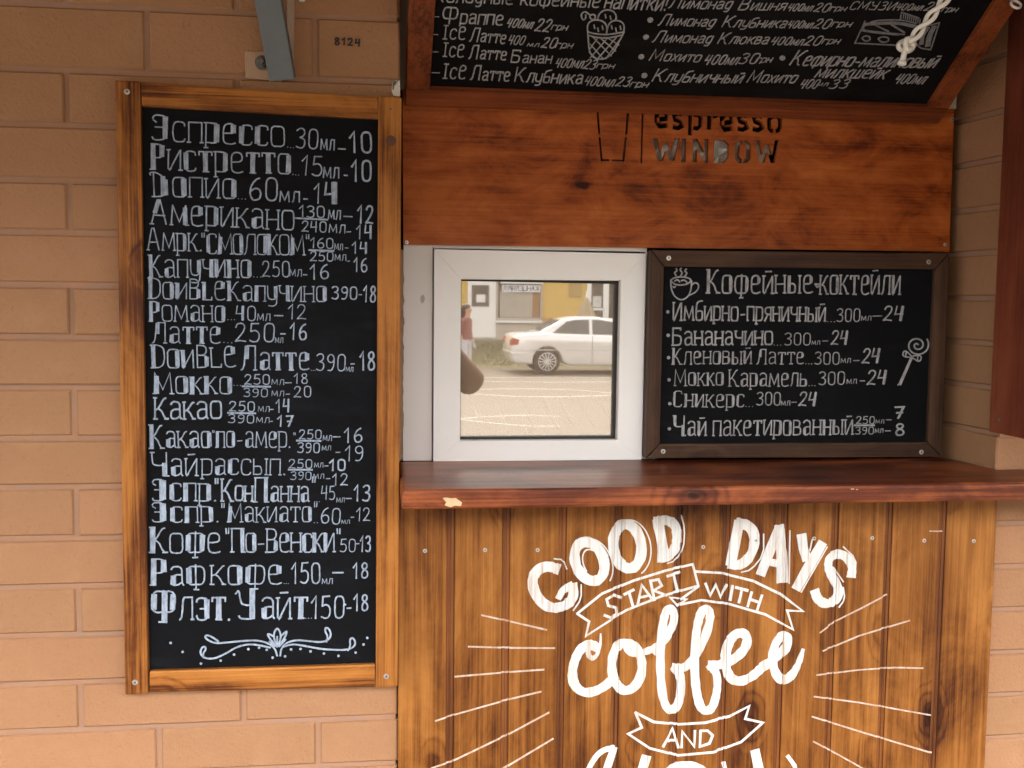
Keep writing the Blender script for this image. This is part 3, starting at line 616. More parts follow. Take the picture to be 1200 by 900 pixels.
# capitals (body height = cap height)
G('Э', .50, "~0,.86 .04,.99 .25,1 .42,.95 .48,.6 .48,.4 .42,.06 .25,.01 .04,.01 0,.12; .08,.52 .46,.52; ~.02,.8 .12,.72; *.41,.12 .41,.9; *.34,.1 .34,.92")
G('Р', .42, "0,0 0,1; ~0,1 .3,1 .42,.88 .42,.6 .3,.46 .02,.46; _-.06,0 .1,0; *.36,.55 .36,.92; *.05,.02 .05,.98")
G('Д', .62, "~.04,.88 .0,.98 .2,1.02 .5,.8 .6,.4 .5,.06 .3,0 .06,0; .14,.96 .14,.02; *.52,.12 .52,.66; *.46,.1 .46,.8")
G('D', .50, "0,0 0,1; ~0,1 .3,1 .48,.85 .5,.5 .46,.15 .28,0 0,0; _-.06,0 .06,0; _-.06,1 .06,1; *.43,.2 .43,.82; *.05,.02 .05,.98")
G('А', .56, "0,0 .22,1 .32,1 .54,0; .07,.36 .5,.36; _-.06,0 .08,0; *.14,.5 .26,.96")
G('С', .46, "~.46,.82 .44,.98 .22,1 .06,.94 0,.5 .05,.06 .2,0 .42,.02 .46,.16; *.06,.12 .06,.88")
G('М', .66, "0,0 .04,1 .33,.2 .6,1 .66,0; _-.06,0 .08,0; _.58,0 .74,0; *.08,.05 .1,.8")
G('О', .46, "~0,.5 0,.88 .08,1 .23,1 .4,1 .46,.86 .46,.5 .46,.14 .4,0 .23,0 .08,0 0,.12 0,.5; *.39,.12 .39,.88")
G('Л', .52, "~-.04,0 .04,.04 .1,.4 .12,.9 .2,1; .2,1 .5,1 .5,0; _.43,0 .57,0; *.17,.5 .18,.95")
G('К', .48, "0,0 0,1; ~.02,.42 .16,.52 .36,.94 .46,.98; ~.12,.5 .28,.38 .4,.05 .5,0; _-.06,0 .1,0; _-.06,1 .08,1; _.4,0 .56,0; *.05,.02 .05,.98")
G('Ч', .50, "~0,1 0,.62 .06,.46 .3,.44 .48,.48; .5,1 .5,0; _.4,0 .6,0; _-.06,1 .08,1; *.06,.55 .06,.98; *.44,.04 .44,.5")
G('П', .52, "0,0 0,1; -.04,1 .55,1; .51,1 .51,0; _-.07,0 .1,0; _.42,0 .6,0; *.46,.03 .46,.97")
G('Ф', .74, "~.37,.96 .12,.98 .02,.84 0,.62 .03,.36 .14,.26 .37,.28; ~.37,.96 .62,.98 .72,.84 .74,.62 .71,.36 .6,.26 .37,.28; .37,1.0 .37,-.06; _.24,-.06 .5,-.06; *.41,0 .41,.95; *.66,.4 .66,.84; *.08,.4 .08,.84")
G('У', .56, "~-.08,.86 .02,1 .06,.7 .1,.52 .28,.46 .46,.5; .5,1.02 .5,.0; ~.5,.02 .3,-.02 .06,.02 .02,.1; *.44,.04 .44,1")
G('В', .46, "0,0 0,1; ~0,1 .28,1 .4,.88 .4,.66 .28,.54 0,.54; ~.28,.54 .44,.46 .46,.22 .4,.04 .26,0 0,0; _-.07,0 .06,0; _-.07,1 .06,1; *.39,.12 .39,.42")
G('И', .52, "0,1 0,.06 .05,0 .12,.1; .07,.03 .46,.96; .5,1 .5,0; _-.06,1 .07,1; _.43,0 .58,0; *.05,.1 .05,.95")
G('Б', .48, "0,0 0,1 .44,1 .44,.88; ~0,.58 .3,.58 .46,.48 .46,.24 .42,.04 .28,0 0,0; _-.06,0 .06,0; *.05,.03 .05,.97")
G('Н', .50, "0,0 0,1; .5,0 .5,1; 0,.52 .5,.52")
G('Ц', .54, "0,1 0,0 .5,0 .5,1; .5,0 .58,0 .58,-.2")
G('Е', .42, "0,0 0,1 .42,1; 0,.52 .36,.52; 0,0 .44,0")
G('Я', .46, "~.46,1 .16,1 .03,.9 .03,.66 .14,.5 .46,.48; .46,1 .46,0; .24,.48 0,0")
G('Іl', .1, "0,0 0,1")
G('I', .3, ".15,0 .15,1; 0,1 .3,1; 0,0 .3,0")
G('Х', .5, "0,1 .5,0; .5,1 0,0")
G('З', .48, "~.02,.9 .15,1 .36,1 .45,.85 .4,.6 .18,.54; ~.18,.54 .42,.5 .48,.25 .4,.03 .2,-.02 0,.06")
# latin
G('O', .46, "~0,.5 0,.7 .08,.82 .23,.82 .4,.82 .46,.7 .46,.4 .46,.1 .4,0 .23,0 .08,0 0,.12 0,.5; *.39,.1 .39,.72")
G('U', .50, "0,.78 0,.06 .05,0 .12,.08; .06,.02 .44,.76; .46,.8 .46,0; _-.06,.78 .07,.78; *.05,.08 .05,.75")
G('B', .46, "0,0 0,.98; ~0,.98 .26,.98 .38,.86 .36,.62 .22,.54 .05,.54; ~.22,.54 .42,.46 .44,.22 .38,.04 .24,0 0,0; *.38,.1 .38,.42")
G('L', .40, "0,0 0,.86; 0,0 .4,0 .4,.14; _-.06,.86 .08,.86; *.05,.03 .05,.84")
G('e', .46, "~.04,.55 .4,.57 .44,.8 .34,.92 .16,.93 .04,.82 .02,.45 .05,.1 .16,0 .34,0 .46,.06; *.37,.62 .37,.84")
G('c', .42, "~.42,.62 .36,.74 .2,.76 .05,.66 0,.36 .05,.08 .2,-.01 .36,.02 .42,.12")
# figures and points
G('1', .30, "0,.7 .22,1 .2,0; _.06,0 .36,0")
G('2', .46, "~.02,.76 .08,.95 .22,1 .38,.94 .42,.76 .34,.52 .16,.24 .0,.02; 0,.02 .2,.06 .46,.02")
G('3', .44, "~.02,.88 .14,1 .32,1 .42,.86 .38,.64 .18,.54; ~.18,.54 .4,.48 .44,.25 .36,.04 .18,0 .0,.08")
G('4', .46, ".06,1 0,.44 .44,.48; .38,1 .36,0; *.37,.05 .38,.95")
G('5', .44, ".4,1 .08,.98 .04,.56; ~.04,.56 .24,.64 .4,.52 .43,.26 .34,.04 .16,0 0,.08")
G('6', .46, "~.38,.98 .2,.88 .05,.6 .02,.3 .1,.04 .26,0 .42,.1 .45,.32 .38,.5 .22,.54 .05,.4")
G('7', .42, "0,.96 .42,1 .16,0; .08,.46 .36,.5; *.36,.9 .2,.1")
G('8', .44, "~.24,.54 .06,.66 .06,.88 .2,1 .36,.94 .4,.76 .3,.6 .1,.46 .02,.24 .08,.03 .24,0 .4,.08 .44,.3 .36,.46 .24,.54")
G('9', .44, "~.42,.66 .3,.5 .12,.52 .03,.7 .08,.92 .24,1 .4,.9 .43,.6 .38,.2 .24,.0 .06,.04")
G('0', .46, "~.02,.5 .02,.82 .1,.97 .24,1 .38,.96 .45,.8 .45,.5 .44,.18 .36,.03 .22,0 .08,.05 .02,.2 .02,.5")
G('.', .14, "~.05,.02 .07,.06 .09,.02"); G('-', .42, ".04,.42 .36,.44"); G('–', .8, ".04,.42 .74,.44"); G('"', .2, ".04,1.02 .05,.8; .16,1.02 .15,.8"); G(' ', .30, ""); G('!', .14, ".07,1.05 .06,.3; .05,.06 .06,0")
G('•', .3, "~.08,.42 .15,.5 .22,.42 .15,.34 .08,.42")
CAPS = set('ЗЭРДАСМОЛКЧПФУВИБНЦЕЯІXI0123456789!"DOUBLeХ') | {'c'}

def smooth(pts, n=2):
    for _ in range(n):
        if len(pts) < 3: return pts
        q = [pts[0]]
        for a, c in zip(pts, pts[1:]): q += [(a[0]*.75+c[0]*.25, a[1]*.75+c[1]*.25), (a[0]*.25+c[0]*.75, a[1]*.25+c[1]*.75)]
        q.append(pts[-1]); pts = q
    return pts
class Ink:
    """ridges of paint on a Plane"""
    def __init__(s, pl, h=.00045): s.pl = pl; s.m = MB(); s.k = 0; s.h = h
    def line(s, pts, w, taper=None):
        P = [Vector(pts[0])]
        for p in pts[1:]:
            if (Vector(p)-P[-1]).length > 1e-5: P.append(Vector(p))
        if len(P) < 2: return
        closed = (P[0]-P[-1]).length < w*.5 and len(P) > 4
        d0 = (P[0]-P[1]).normalized(); d1 = (P[-1]-P[-2]).normalized()
        P[0] = P[0]+d0*w*.25; P[-1] = P[-1]+d1*w*.25
        s.k += 1; h0 = s.h*(1+.03*(s.k % 23)); n0 = len(s.m.v); N = len(P)
        for i, p in enumerate(P):
            if i == 0: t = P[1]-P[0]
            elif i == N-1: t = P[-1]-P[-2]
            else: t = (P[i]-P[i-1]).normalized()+(P[i+1]-P[i]).normalized()
            if t.length < 1e-9: t = P[i]-P[i-1]
            t = t.normalized(); nn = Vector((-t.y, t.x)); f = 1.0
            if 0 < i < N-1:
                e = (P[i]-P[i-1]).normalized(); f = 1/max(.55, abs(nn.dot(Vector((-e.y, e.x)))))
            ww = w*.5*f*random.uniform(.9, 1.1)*(taper(i/(N-1)) if taper else 1)
            h = h0+s.h*.5*i/(N-1)
            for a, hh in ((-1, -.0003), (-.86, h), (.86, h), (1, -.0003)):
                q = p+nn*ww*a; s.m.v.append(tuple(s.pl.w(q.x, q.y, hh)))
        for i in range(N-1):
            for j in range(3): k = n0+i*4+j; s.m.f.append((k, k+1, k+5, k+4))
        s.m.f.append((n0+3, n0+2, n0+1, n0)); e = n0+(N-1)*4; s.m.f.append((e, e+1, e+2, e+3))
    def text(s, txt, b0, b1, hgt, xh=.76, bold=False, serif=False, w=.075, wb=.17, slant=0.0, wob=.018, gap=.16):
        """b0,b1: baseline ends (u,v); hgt: cap height in metres"""
        b0 = Vector(b0); b1 = Vector(b1); L = (b1-b0).length; ux = (b1-b0)/L; uy = Vector((-ux.y, ux.x))
        tot = 0; x = 0; items = []
        for c in txt:
            g = GL.get(c) or GL['.']; sc = 1.0 if (c in CAPS or c in '-–' and xh > .9) else xh
            if c == '.': sc = .6
            items.append((c, g, sc, x)); x += (g[0]+gap)*sc
        tot = x-gap*items[-1][2]
        kx = L/tot; thick = w*hgt; tb = wb*hgt*min(1.25, max(.6, kx/hgt))*.95
        for c, (gw, ss), sc, x in items:
            dy = random.uniform(-wob, wob); sk = random.uniform(-.02, .02)
            for fl, pts in ss:
                if ('*' in fl and (not bold or (serif and c in 'ипйлмнк' and random.random() < .72) or (serif and random.random() < .12))) or ('_' in fl and not serif) or not pts: continue
                q = [(px*sc, py*sc+dy) for px, py in pts]
                if '~' in fl: q = smooth(q)
                q = [b0+ux*(kx*(x+px+ (0))+hgt*py*(slant+sk))+uy*(hgt*py)+Vector((random.uniform(-1,1), random.uniform(-1,1)))*hgt*wob*.35 for px, py in q]
                s.line(q, tb if '*' in fl else thick)
    def run(s, txt, x0, y0, x1, y1, hpx, **k):
        """baseline from photo pixel to photo pixel on the plane, cap height in photo pixels"""
        p = s.pl; b0 = p.hit(x0, y0); b1 = p.hit(x1, y1); c = p.hit((x0+x1)/2, (y0+y1)/2-hpx); mid = (b0+b1)/2
        H = abs((c-mid).y); w_ = k.get('w', .075)*H; d = (b1-b0).normalized(); n_ = Vector((-d.y, d.x))
        if (b1-b0).length > 3*w_: b0 = b0+d*w_*.5; b1 = b1-d*w_*.5
        s.text(txt, b0+n_*w_*.5, b1+n_*w_*.5, H-w_, **k)
    def px(s, pts, wpx, sm=2, taper=None):
        q = [tuple(s.pl.hit(*p)) for p in pts]; w = (s.pl.hit(pts[0][0]+wpx, pts[0][1])-s.pl.hit(*pts[0])).length
        s.line(smooth(q, sm) if sm else q, w, taper)
    def dot(s, x, y, r):
        s.px([(x+r*math.cos(t*.785)*.5, y+r*math.sin(t*.785)*.5) for t in range(9)], r*1.05, 0)
    def done(s, name, mat, parent, label=None): return s.m.build(name, mat, parent, label=label)

# ------------------------------------------------------------------ the coffee menu, line by line
pm = Plane((0, -0.0163, 0), (1, 0, 0), (0, 0, 1))
BO = dict(bold=True, serif=True, w=.058, wb=.185, gap=.16, xh=.8)
TN = dict(bold=False, w=.072, gap=.18)
SM = dict(bold=False, w=.13, gap=.24, xh=1.0)
PRC = dict(bold=True, w=.10, wb=.16, gap=.24)
FRC = dict(bold=False, w=.11, gap=.18)
MENU = [
 ('Эспрессо 30 мл - 10', [('Эспрессо',177.5,165,334,173,31,BO),('...',336,173,345,174,12,TN),('30',346,174.5,373,176,25,TN),('мл',375,176,392.5,177,14,SM),('-',394,181,407,182,20,PRC),('10',409,180,437,180,27,PRC)]),
 ('Ристретто 15 мл - 10', [('Ристретто',177,199.5,341,205,31,BO),('...',342,205,351,206,12,TN),('15',352,206,378,208,25,TN),('мл',378,209,398,210,14,SM),('-',401,211,408,212,18,PRC),('10',411,213.5,436,214,27,PRC)]),
 ('Допио 60 мл - 14', [('Допио',175,231,277,233,30,BO),('...',278,233.5,289,234,12,TN),('60',291,235.5,326,237,29,dict(TN,bold=True,wb=.1)),('мл',327,237,352,238,14,SM),('-',354,239,362,239.5,18,PRC),('1',367,239,376,239.5,25,TN),('4',380,240,396,240,28,dict(PRC,wb=.24))]),
 ('Американо 130 мл - 12, 240 мл - 14', [('Американо',176.5,263,345,270,30,BO),('130',350,255,381,256,15,FRC),('240',353,272,383,273,14,FRC),('мл',384,257,399.5,258,12,SM),('–',401,259,414,260,17,PRC),('12',418,262.5,438,263,23,PRC),('мл',385,273,405,274,11,SM),('-',405,277,413,277,15,PRC),('14',417,281,437,281,18,PRC)], [[(345,255.5),(384,257.5)]]),
 ('Амрк. "СМОЛОКОМ" 160 мл - 14, 250 мл - 16', [('Амрк.',172.5,294,237,295,27,BO),('"СМОЛОКОМ"',235,298,364,299.5,25,dict(BO,gap=.09)),('160',363,291,391,292,13.5,FRC),('250',363,306.5,391,307,12.5,FRC),('мл',391.5,293,402,293.5,8,SM),('-',403,295,409,295.5,14,PRC),('14',412,297.5,431,298,15,PRC),('мл',392,305.5,406,306,8,SM),('-',406,310,411,310,12,PRC),('16',414,319,431,319.5,18,PRC)], [[(362,293),(391,294)]]),
 ('Капучино 250 мл - 16', [('Капучино',175,325.5,295,326,27,BO),('...',296,325,307,325.5,12,TN),('250',307,325,340,325.5,20,TN),('мл',339,324,354,324.5,9,SM),('-',354,327,361,327.5,16,PRC),('16',363,328,386,328,19,PRC)]),
 ('DOUBLe Капучино 390 - 18', [('DOUBLe',174,350.5,264,352,25,dict(BO,gap=.12)),('Капучино',267,353,383,354,23.5,BO),('390',388,351,419,352,16.5,FRC),('-',419,350,425,350.5,14,PRC),('18',425,354.5,441,355,21,PRC)]),
 ('Романо 40 мл - 12', [('Романо',175,377,264,377.5,24.5,BO),('...',266,375,276,375.5,11,TN),('40',276,376,300,377,18.5,dict(TN,bold=True,wb=.16)),('мл',301,376,317,376.5,9,SM),('–',320,375,333,375.5,16,PRC),('12',337,374.5,359,375,18.5,TN)]),
 ('Латте 250 мл - 16', [('Латте',179,402.5,259,403,25,BO),('...',261,402,273,402.5,12,TN),('250',275,401,322,402,23.5,TN),('мл',322,402,332,402.5,7,SM),('-',327,397,336,397.5,18,PRC),('16',339,399,360,399.5,21,PRC)]),
 ('DOUBLe Латте 390 мл - 18', [('DOUBLe',178,432,277,431,28,dict(BO,gap=.12)),('Латте',283,434,363,434.5,30,dict(BO,xh=.7)),('...',364,434.5,370,434.5,10,TN),('390',370,435,405,436,21,TN),('мл',405,435.5,414,436,6,SM),('-',410,432,417,432,16,PRC),('18',421,435,440,435,24,PRC)]),
 ('Мокко 250 мл - 18, 390 мл - 20', [('Мокко',180,462,272,462,26,BO),('...',273,452,283,452.5,10,TN),('250',286,451,316.5,451.5,13,FRC),('390',285,465.5,314,466,11,FRC),('мл',318,451,333,451.5,7,SM),('–',333,453,343,453,13,PRC),('18',344,450,361,450,13,PRC),('мл',318,464.5,333,465,7,SM),('-',334,466,341,466,12,PRC),('20',344,466,365,466,14,PRC)], [[(284,452.7),(317,453.2)]]),
 ('Какао 250 мл - 14, 390 мл - 17', [('Какао',180.5,492.5,260.5,491.5,27,dict(BO,bold=False,w=.085)),('250',268,482.5,299,483,13,FRC),('390',267,496,298,496.5,11,FRC),('мл',302,482.5,316,483,7,SM),('-',315,484,322,484,12,PRC),('14',323,484,340,484,17,PRC),('мл',300,495.5,316,496,7,SM),('-',315,498,321,498,12,PRC),('17',324,500.5,344,501,14.5,dict(PRC,w=.15))], [[(267,483.8),(299.5,484.4)]]),
 ('Какао "по-амер." 250 мл - 16, 390 мл - 19', [('Какао',175.5,526,248,525,29,dict(BO,xh=.68)),('"',248,517,252,517,13,TN),('по-амер.',253,524.5,341,525,24,dict(BO,xh=.8)),('"',343,520,347,520,13,TN),('250',350,515,377,515.5,12,FRC),('390',348,531,375,531.5,13,FRC),('мл',378,516.5,389,517,7,SM),('–',389,517,400,517,14,PRC),('16',403,519.5,425,519.5,18.5,PRC),('мл',377,528,388,528,6,SM),('-',392,535,400,535,14,PRC),('19',404,541,426,541,19,TN)], [[(347.5,516.3),(376,516.8)]]),
 ('Чай рассып. 250 мл - 10, 390 мл - 12', [('Чай',177.5,558,232,558,29,dict(BO,xh=.72)),('рассып.',236,557,335,557,25,dict(BO,xh=.78)),('250',338,549,366,549.5,11.5,FRC),('390',340,562.5,365,563,10.5,FRC),('мл',368,548,379,548,6,SM),('-',379,550,386,550,12,PRC),('10',385,552.5,405.5,552.5,15,dict(PRC,w=.15)),('мл',367,561,380,561,6,SM),('-',381,565,388,565,12,PRC),('12',389,569.5,408,569.5,15,PRC)], [[(338,550.4),(366,550.6)]]),
 ('Эспр. "Кон Панна" 45 мл - 13', [('Эспр.',178,588,254,588,27,BO),('"Кон',250,588,297,588,28,dict(BO,bold=False,w=.08,xh=.66)),('Панна"',298,589,371,588.5,30,dict(BO,xh=.62)),('...',368,588.5,375,588.5,10,TN),('45',376,586,393,586,17,TN),('мл',394,589,404,589,6,SM),('–',404,589,413,589,14,PRC),('13',414,588,434,588,20.5,PRC)]),
 ('Эспр. "Макиато" 60 мл - 12', [('Эспр.',178,612.5,257,612.5,24,BO),('"Макиато"',258,612.5,373,612,23,BO),('..',367,613,373,613,10,TN),('60',375,614,399,615,20,dict(TN,bold=True,wb=.2)),('мл',400,614,410,614,5,SM),('-',410,611,416,611,14,PRC),('12',417,611,434,611,16.5,TN)]),
 ('Кофе "По-Венски" 50 - 13', [('Кофе',176,648.5,259,648.5,31,dict(BO,xh=.78)),('"По-Венски"',263,648,400,647.5,29,dict(BO,gap=.10)),('50',398,647,417,647,16,TN),('-',416,642,422,642,14,PRC),('13',421,647.5,435,647.5,20,PRC)]),
 ('Раф кофе 150 мл - 18', [('Раф',177,687,241,686,32,dict(BO,xh=.72)),('кофе',247,686,331,685.5,29,BO),('...',332,684.5,339,684.5,10,TN),('150',341,685,376,684.5,26,TN),('мл',377,684.5,390,684.5,7,SM),('–',388,678,404,678,20,PRC),('18',413,679,432,678.5,20,PRC)]),
 ('Флэт Уайт 150 - 18', [('Флэт',176,728,265,727,37,dict(BO,xh=.74)),('.',267,726,270,726,12,TN),('Уайт',278,727,361,725.5,36,dict(BO,xh=.72)),('...',357,725,366,725,10,TN),('150',364,726,404,725,28,TN),('-',405,719,413,719,18,PRC),('18',414,717,432,716.5,21,PRC)]),
]
for row_ in MENU:
    nm, toks = row_[0], row_[1]
    ik = Ink(pm)
    for t, x0, y0, x1, y1, h, k in toks: ik.run(t, x0, y0, x1, y1, h, **k)
    for ln in (row_[2] if len(row_) > 2 else []): ik.px(ln, 2.2, 0)
    ik.done('chalk_line', M_CH_BLUE, menu, 'chalk line reading '+nm)
# ornament with lotus bud, drawn under the list
orn = Ink(pm); cs = lambda P: [(130+x/3.4286, 600+y/3.4286) for x, y in P]
for P in ([(668,578),(660,550),(635,528),(590,515),(530,518),(470,524),(420,528),(388,515),(376,500),(388,494),(410,504),(432,520)],
          [(640,545),(600,536),(555,530),(505,542),(460,570),(415,590),(375,588),(358,568),(364,545),(378,540),(382,552),(370,568),(372,585)],
          [(680,578),(684,550),(700,528),(740,514),(790,518),(840,524),(872,516),(886,494),(876,468),(862,464),(860,480),(872,500),(866,522)],
          [(690,542),(730,530),(780,538),(840,550),(900,554),(950,554),(980,540),(982,518),(970,504),(960,512),(962,540),(952,556)],
          [(668,542),(655,510),(655,485),(668,464),(682,486),(682,512),(668,542)],[(668,540),(668,500)],[(664,535),(642,515),(626,488),(645,494),(656,502)],[(672,535),(694,515),(710,476),(692,490),(682,500)],[(660,540),(636,520)],[(676,540),(702,512)]):
    orn.px(cs(P), 2.2)
for x, y in [(240,526),(288,562),(362,609),(441,597),(495,573),(552,551),(595,545),(626,553),(650,585),(700,580),(724,552),(762,550),(802,560),(856,569),(914,578),(983,565),(1015,532),(1030,506),(474,433),(940,372)]:
    orn.dot(130+x/3.4286, 600+y/3.4286, 1.5)
orn.done('chalk_ornament', M_CH_BLUE, menu, 'curling chalk flourish with a small bud')

# ------------------------------------------------------------------ the cocktail board
pc = Plane((0, YC+.0087, 0), (1, 0, 0), (0, 0, 1))
BC = dict(bold=True, serif=True, w=.072, wb=.13, gap=.19, xh=.78); T2 = dict(bold=False, w=.085, gap=.18); T4 = dict(bold=True, w=.10, wb=.17, slant=.12, gap=.16)
D = [('•', 782, 369, 786, 369, 11, T2)]
def dotk(x, y): return ('dot', x, y)
COCK = [
 ('Кофейные коктейли', [('Кофейные',828,344.5,953,344.5,29,dict(BC,xh=.76)),('коктейли',960,345.5,1055.5,345.5,27,dict(BC,xh=.86))]),
 ('Имбирно-пряничный 300 мл - 24', [dotk(782.5,365.5),('Имбирно-пряничный',788,376,968,377.5,22.5,dict(BC,bold=False,w=.09)),('...',969,377.5,979,377.5,10,T2),('300',980,377.5,1008,377.5,16.5,T2),('мл',1009,376,1021,376,6,SM),('–',1021,375,1034,375,13,T4),('24',1034,377,1058,377,19,T4)]),
 ('Бананачино 300 мл - 24', [dotk(783,393),('Бананачино',787.5,405.5,906,404.5,22,dict(BC,bold=False,w=.10)),('...',906,405,916,405,10,T2),('300',919,405,950,405,15.5,T2),('мл',951,404,961,404,5,SM),('-',962,404,971,404,13,T4),('24',973,404.5,993,404.5,18,T4)]),
 ('Кленовый Латте 300 мл - 24', [dotk(783.5,419),('Кленовый',787.5,427.5,881,427,20,dict(BC,wb=.12)),('Латте',887,427,942,427,18.5,dict(BC,wb=.12)),('...',943,427,952,427,10,T2),('300',954,427.5,984,427.5,15.5,T2),('мл',985,425.5,997,425.5,6,SM),('-',998,427,1008,427,13,T4),('24',1009,426.5,1030,426.5,19,T4)]),
 ('Мокко Карамель 300 мл - 24', [dotk(784,445),('Мокко',790,452.5,848,452,20,BC),('Карамель',854,453.5,946,453,20.5,dict(BC,wb=.12)),('...',947,452.5,956,452.5,10,T2),('300',959,451.5,990,451.5,16.5,T2),('мл',992,450,1004,450,6,SM),('-',1006,451,1014,451,13,T4),('24',1015,451.5,1038,451.5,18.5,T4)]),
 ('Сникерс 300 мл - 24', [dotk(785,473),('Сникерс',788,477.5,872,477.5,20,dict(BC,wb=.12)),('...',873,477,883,477,10,T2),('300',886,475.5,915,475.5,16.5,T2),('мл',915,475.5,926,475.5,6,SM),('-',926,476,934,476,13,T4),('24',935,476.5,956,476.5,18,T4)]),
 ('Чай пакетированный 250 мл - 7, 390 мл - 8', [dotk(784.5,502.5),('Чай',788.5,511.5,828,511,25,dict(BC,xh=.7)),('пакетированный',835,511,1000,510,24,dict(BC,xh=.76)),('250',1003,497,1025,497,9.5,FRC),('390',1002,509.3,1024,509.3,9.5,FRC),('мл',1026,496.5,1036,496.5,5,SM),('-',1037,496,1046,496,12,PRC),('7',1047,491.6,1060,491.6,16,dict(PRC,w=.16)),('мл',1025,507.5,1035,507.5,5.5,SM),('-',1036,509,1045,509,12,PRC),('8',1048,511.4,1060,511.4,16,dict(PRC,w=.15))], [[(1001,498.4),(1024.5,498.4)]]),
]
for row_ in COCK:
    ik = Ink(pc)
    for tk in row_[1]:
        if tk[0] == 'dot': ik.dot(tk[1], tk[2], 2.0)
        else: ik.run(tk[0], tk[1], tk[2], tk[3], tk[4], tk[5], **tk[6])
    for ln in (row_[2] if len(row_) > 2 else []): ik.px(ln, 2.0, 0)
    ik.done('chalk_line', M_CH_GREY, ck, 'chalk line reading '+row_[0])
cz = lambda P: [(760+x/3.3333, 290+y/3.3333) for x, y in P]
cup = Ink(pc)
for P in ([(87,128),(100,118),(127,114),(155,118),(168,128),(155,142),(127,148),(100,144),(87,128)],[(87,130),(88,160),(100,190),(122,205),(140,203),(158,188),(167,160),(168,130)],[(167,150),(180,136),(195,142),(196,158),(185,175),(160,186)],[(108,110),(100,98),(112,92),(108,82)],[(125,112),(133,98),(122,88),(128,80)],[(142,112),(152,100),(140,92),(148,84)],[(102,132),(112,124),(122,134)],[(128,130),(140,126),(150,136)],[(95,152),(100,158),(105,152)]): cup.px(cz(P), 1.7)
cup.done('chalk_cup_drawing', M_CH_GREY, ck, 'small chalk drawing of a steaming cup')
lol = Ink(pc); sp_ = [(1050+(46-i*.72)*math.cos(.21*i-.6), 382+(42-i*.66)*math.sin(.21*i-.6)) for i in range(0, 60)]
lol.px(cz(sp_), 1.8, 0)
for P in ([(1026,428),(978,537),(974,536)],[(1030,432),(984,537)],[(1028,425),(1000,398),(990,425),(1024,430)],[(1032,424),(1068,420),(1060,450),(1030,430)],[(1008,406),(1004,422)],[(1052,426),(1050,442)]): lol.px(cz(P), 1.5)
lol.done('chalk_lollipop_drawing', M_CH_GREY, ck, 'chalk drawing of a spiral lollipop with a bow')
hrt = Ink(pc); hrt.px(cz([(655,150),(649,143),(655,141),(660,146),(665,141),(671,144),(660,158),(655,150)]), 1.6); hrt.done('chalk_heart', M_CH_GREY, ck)

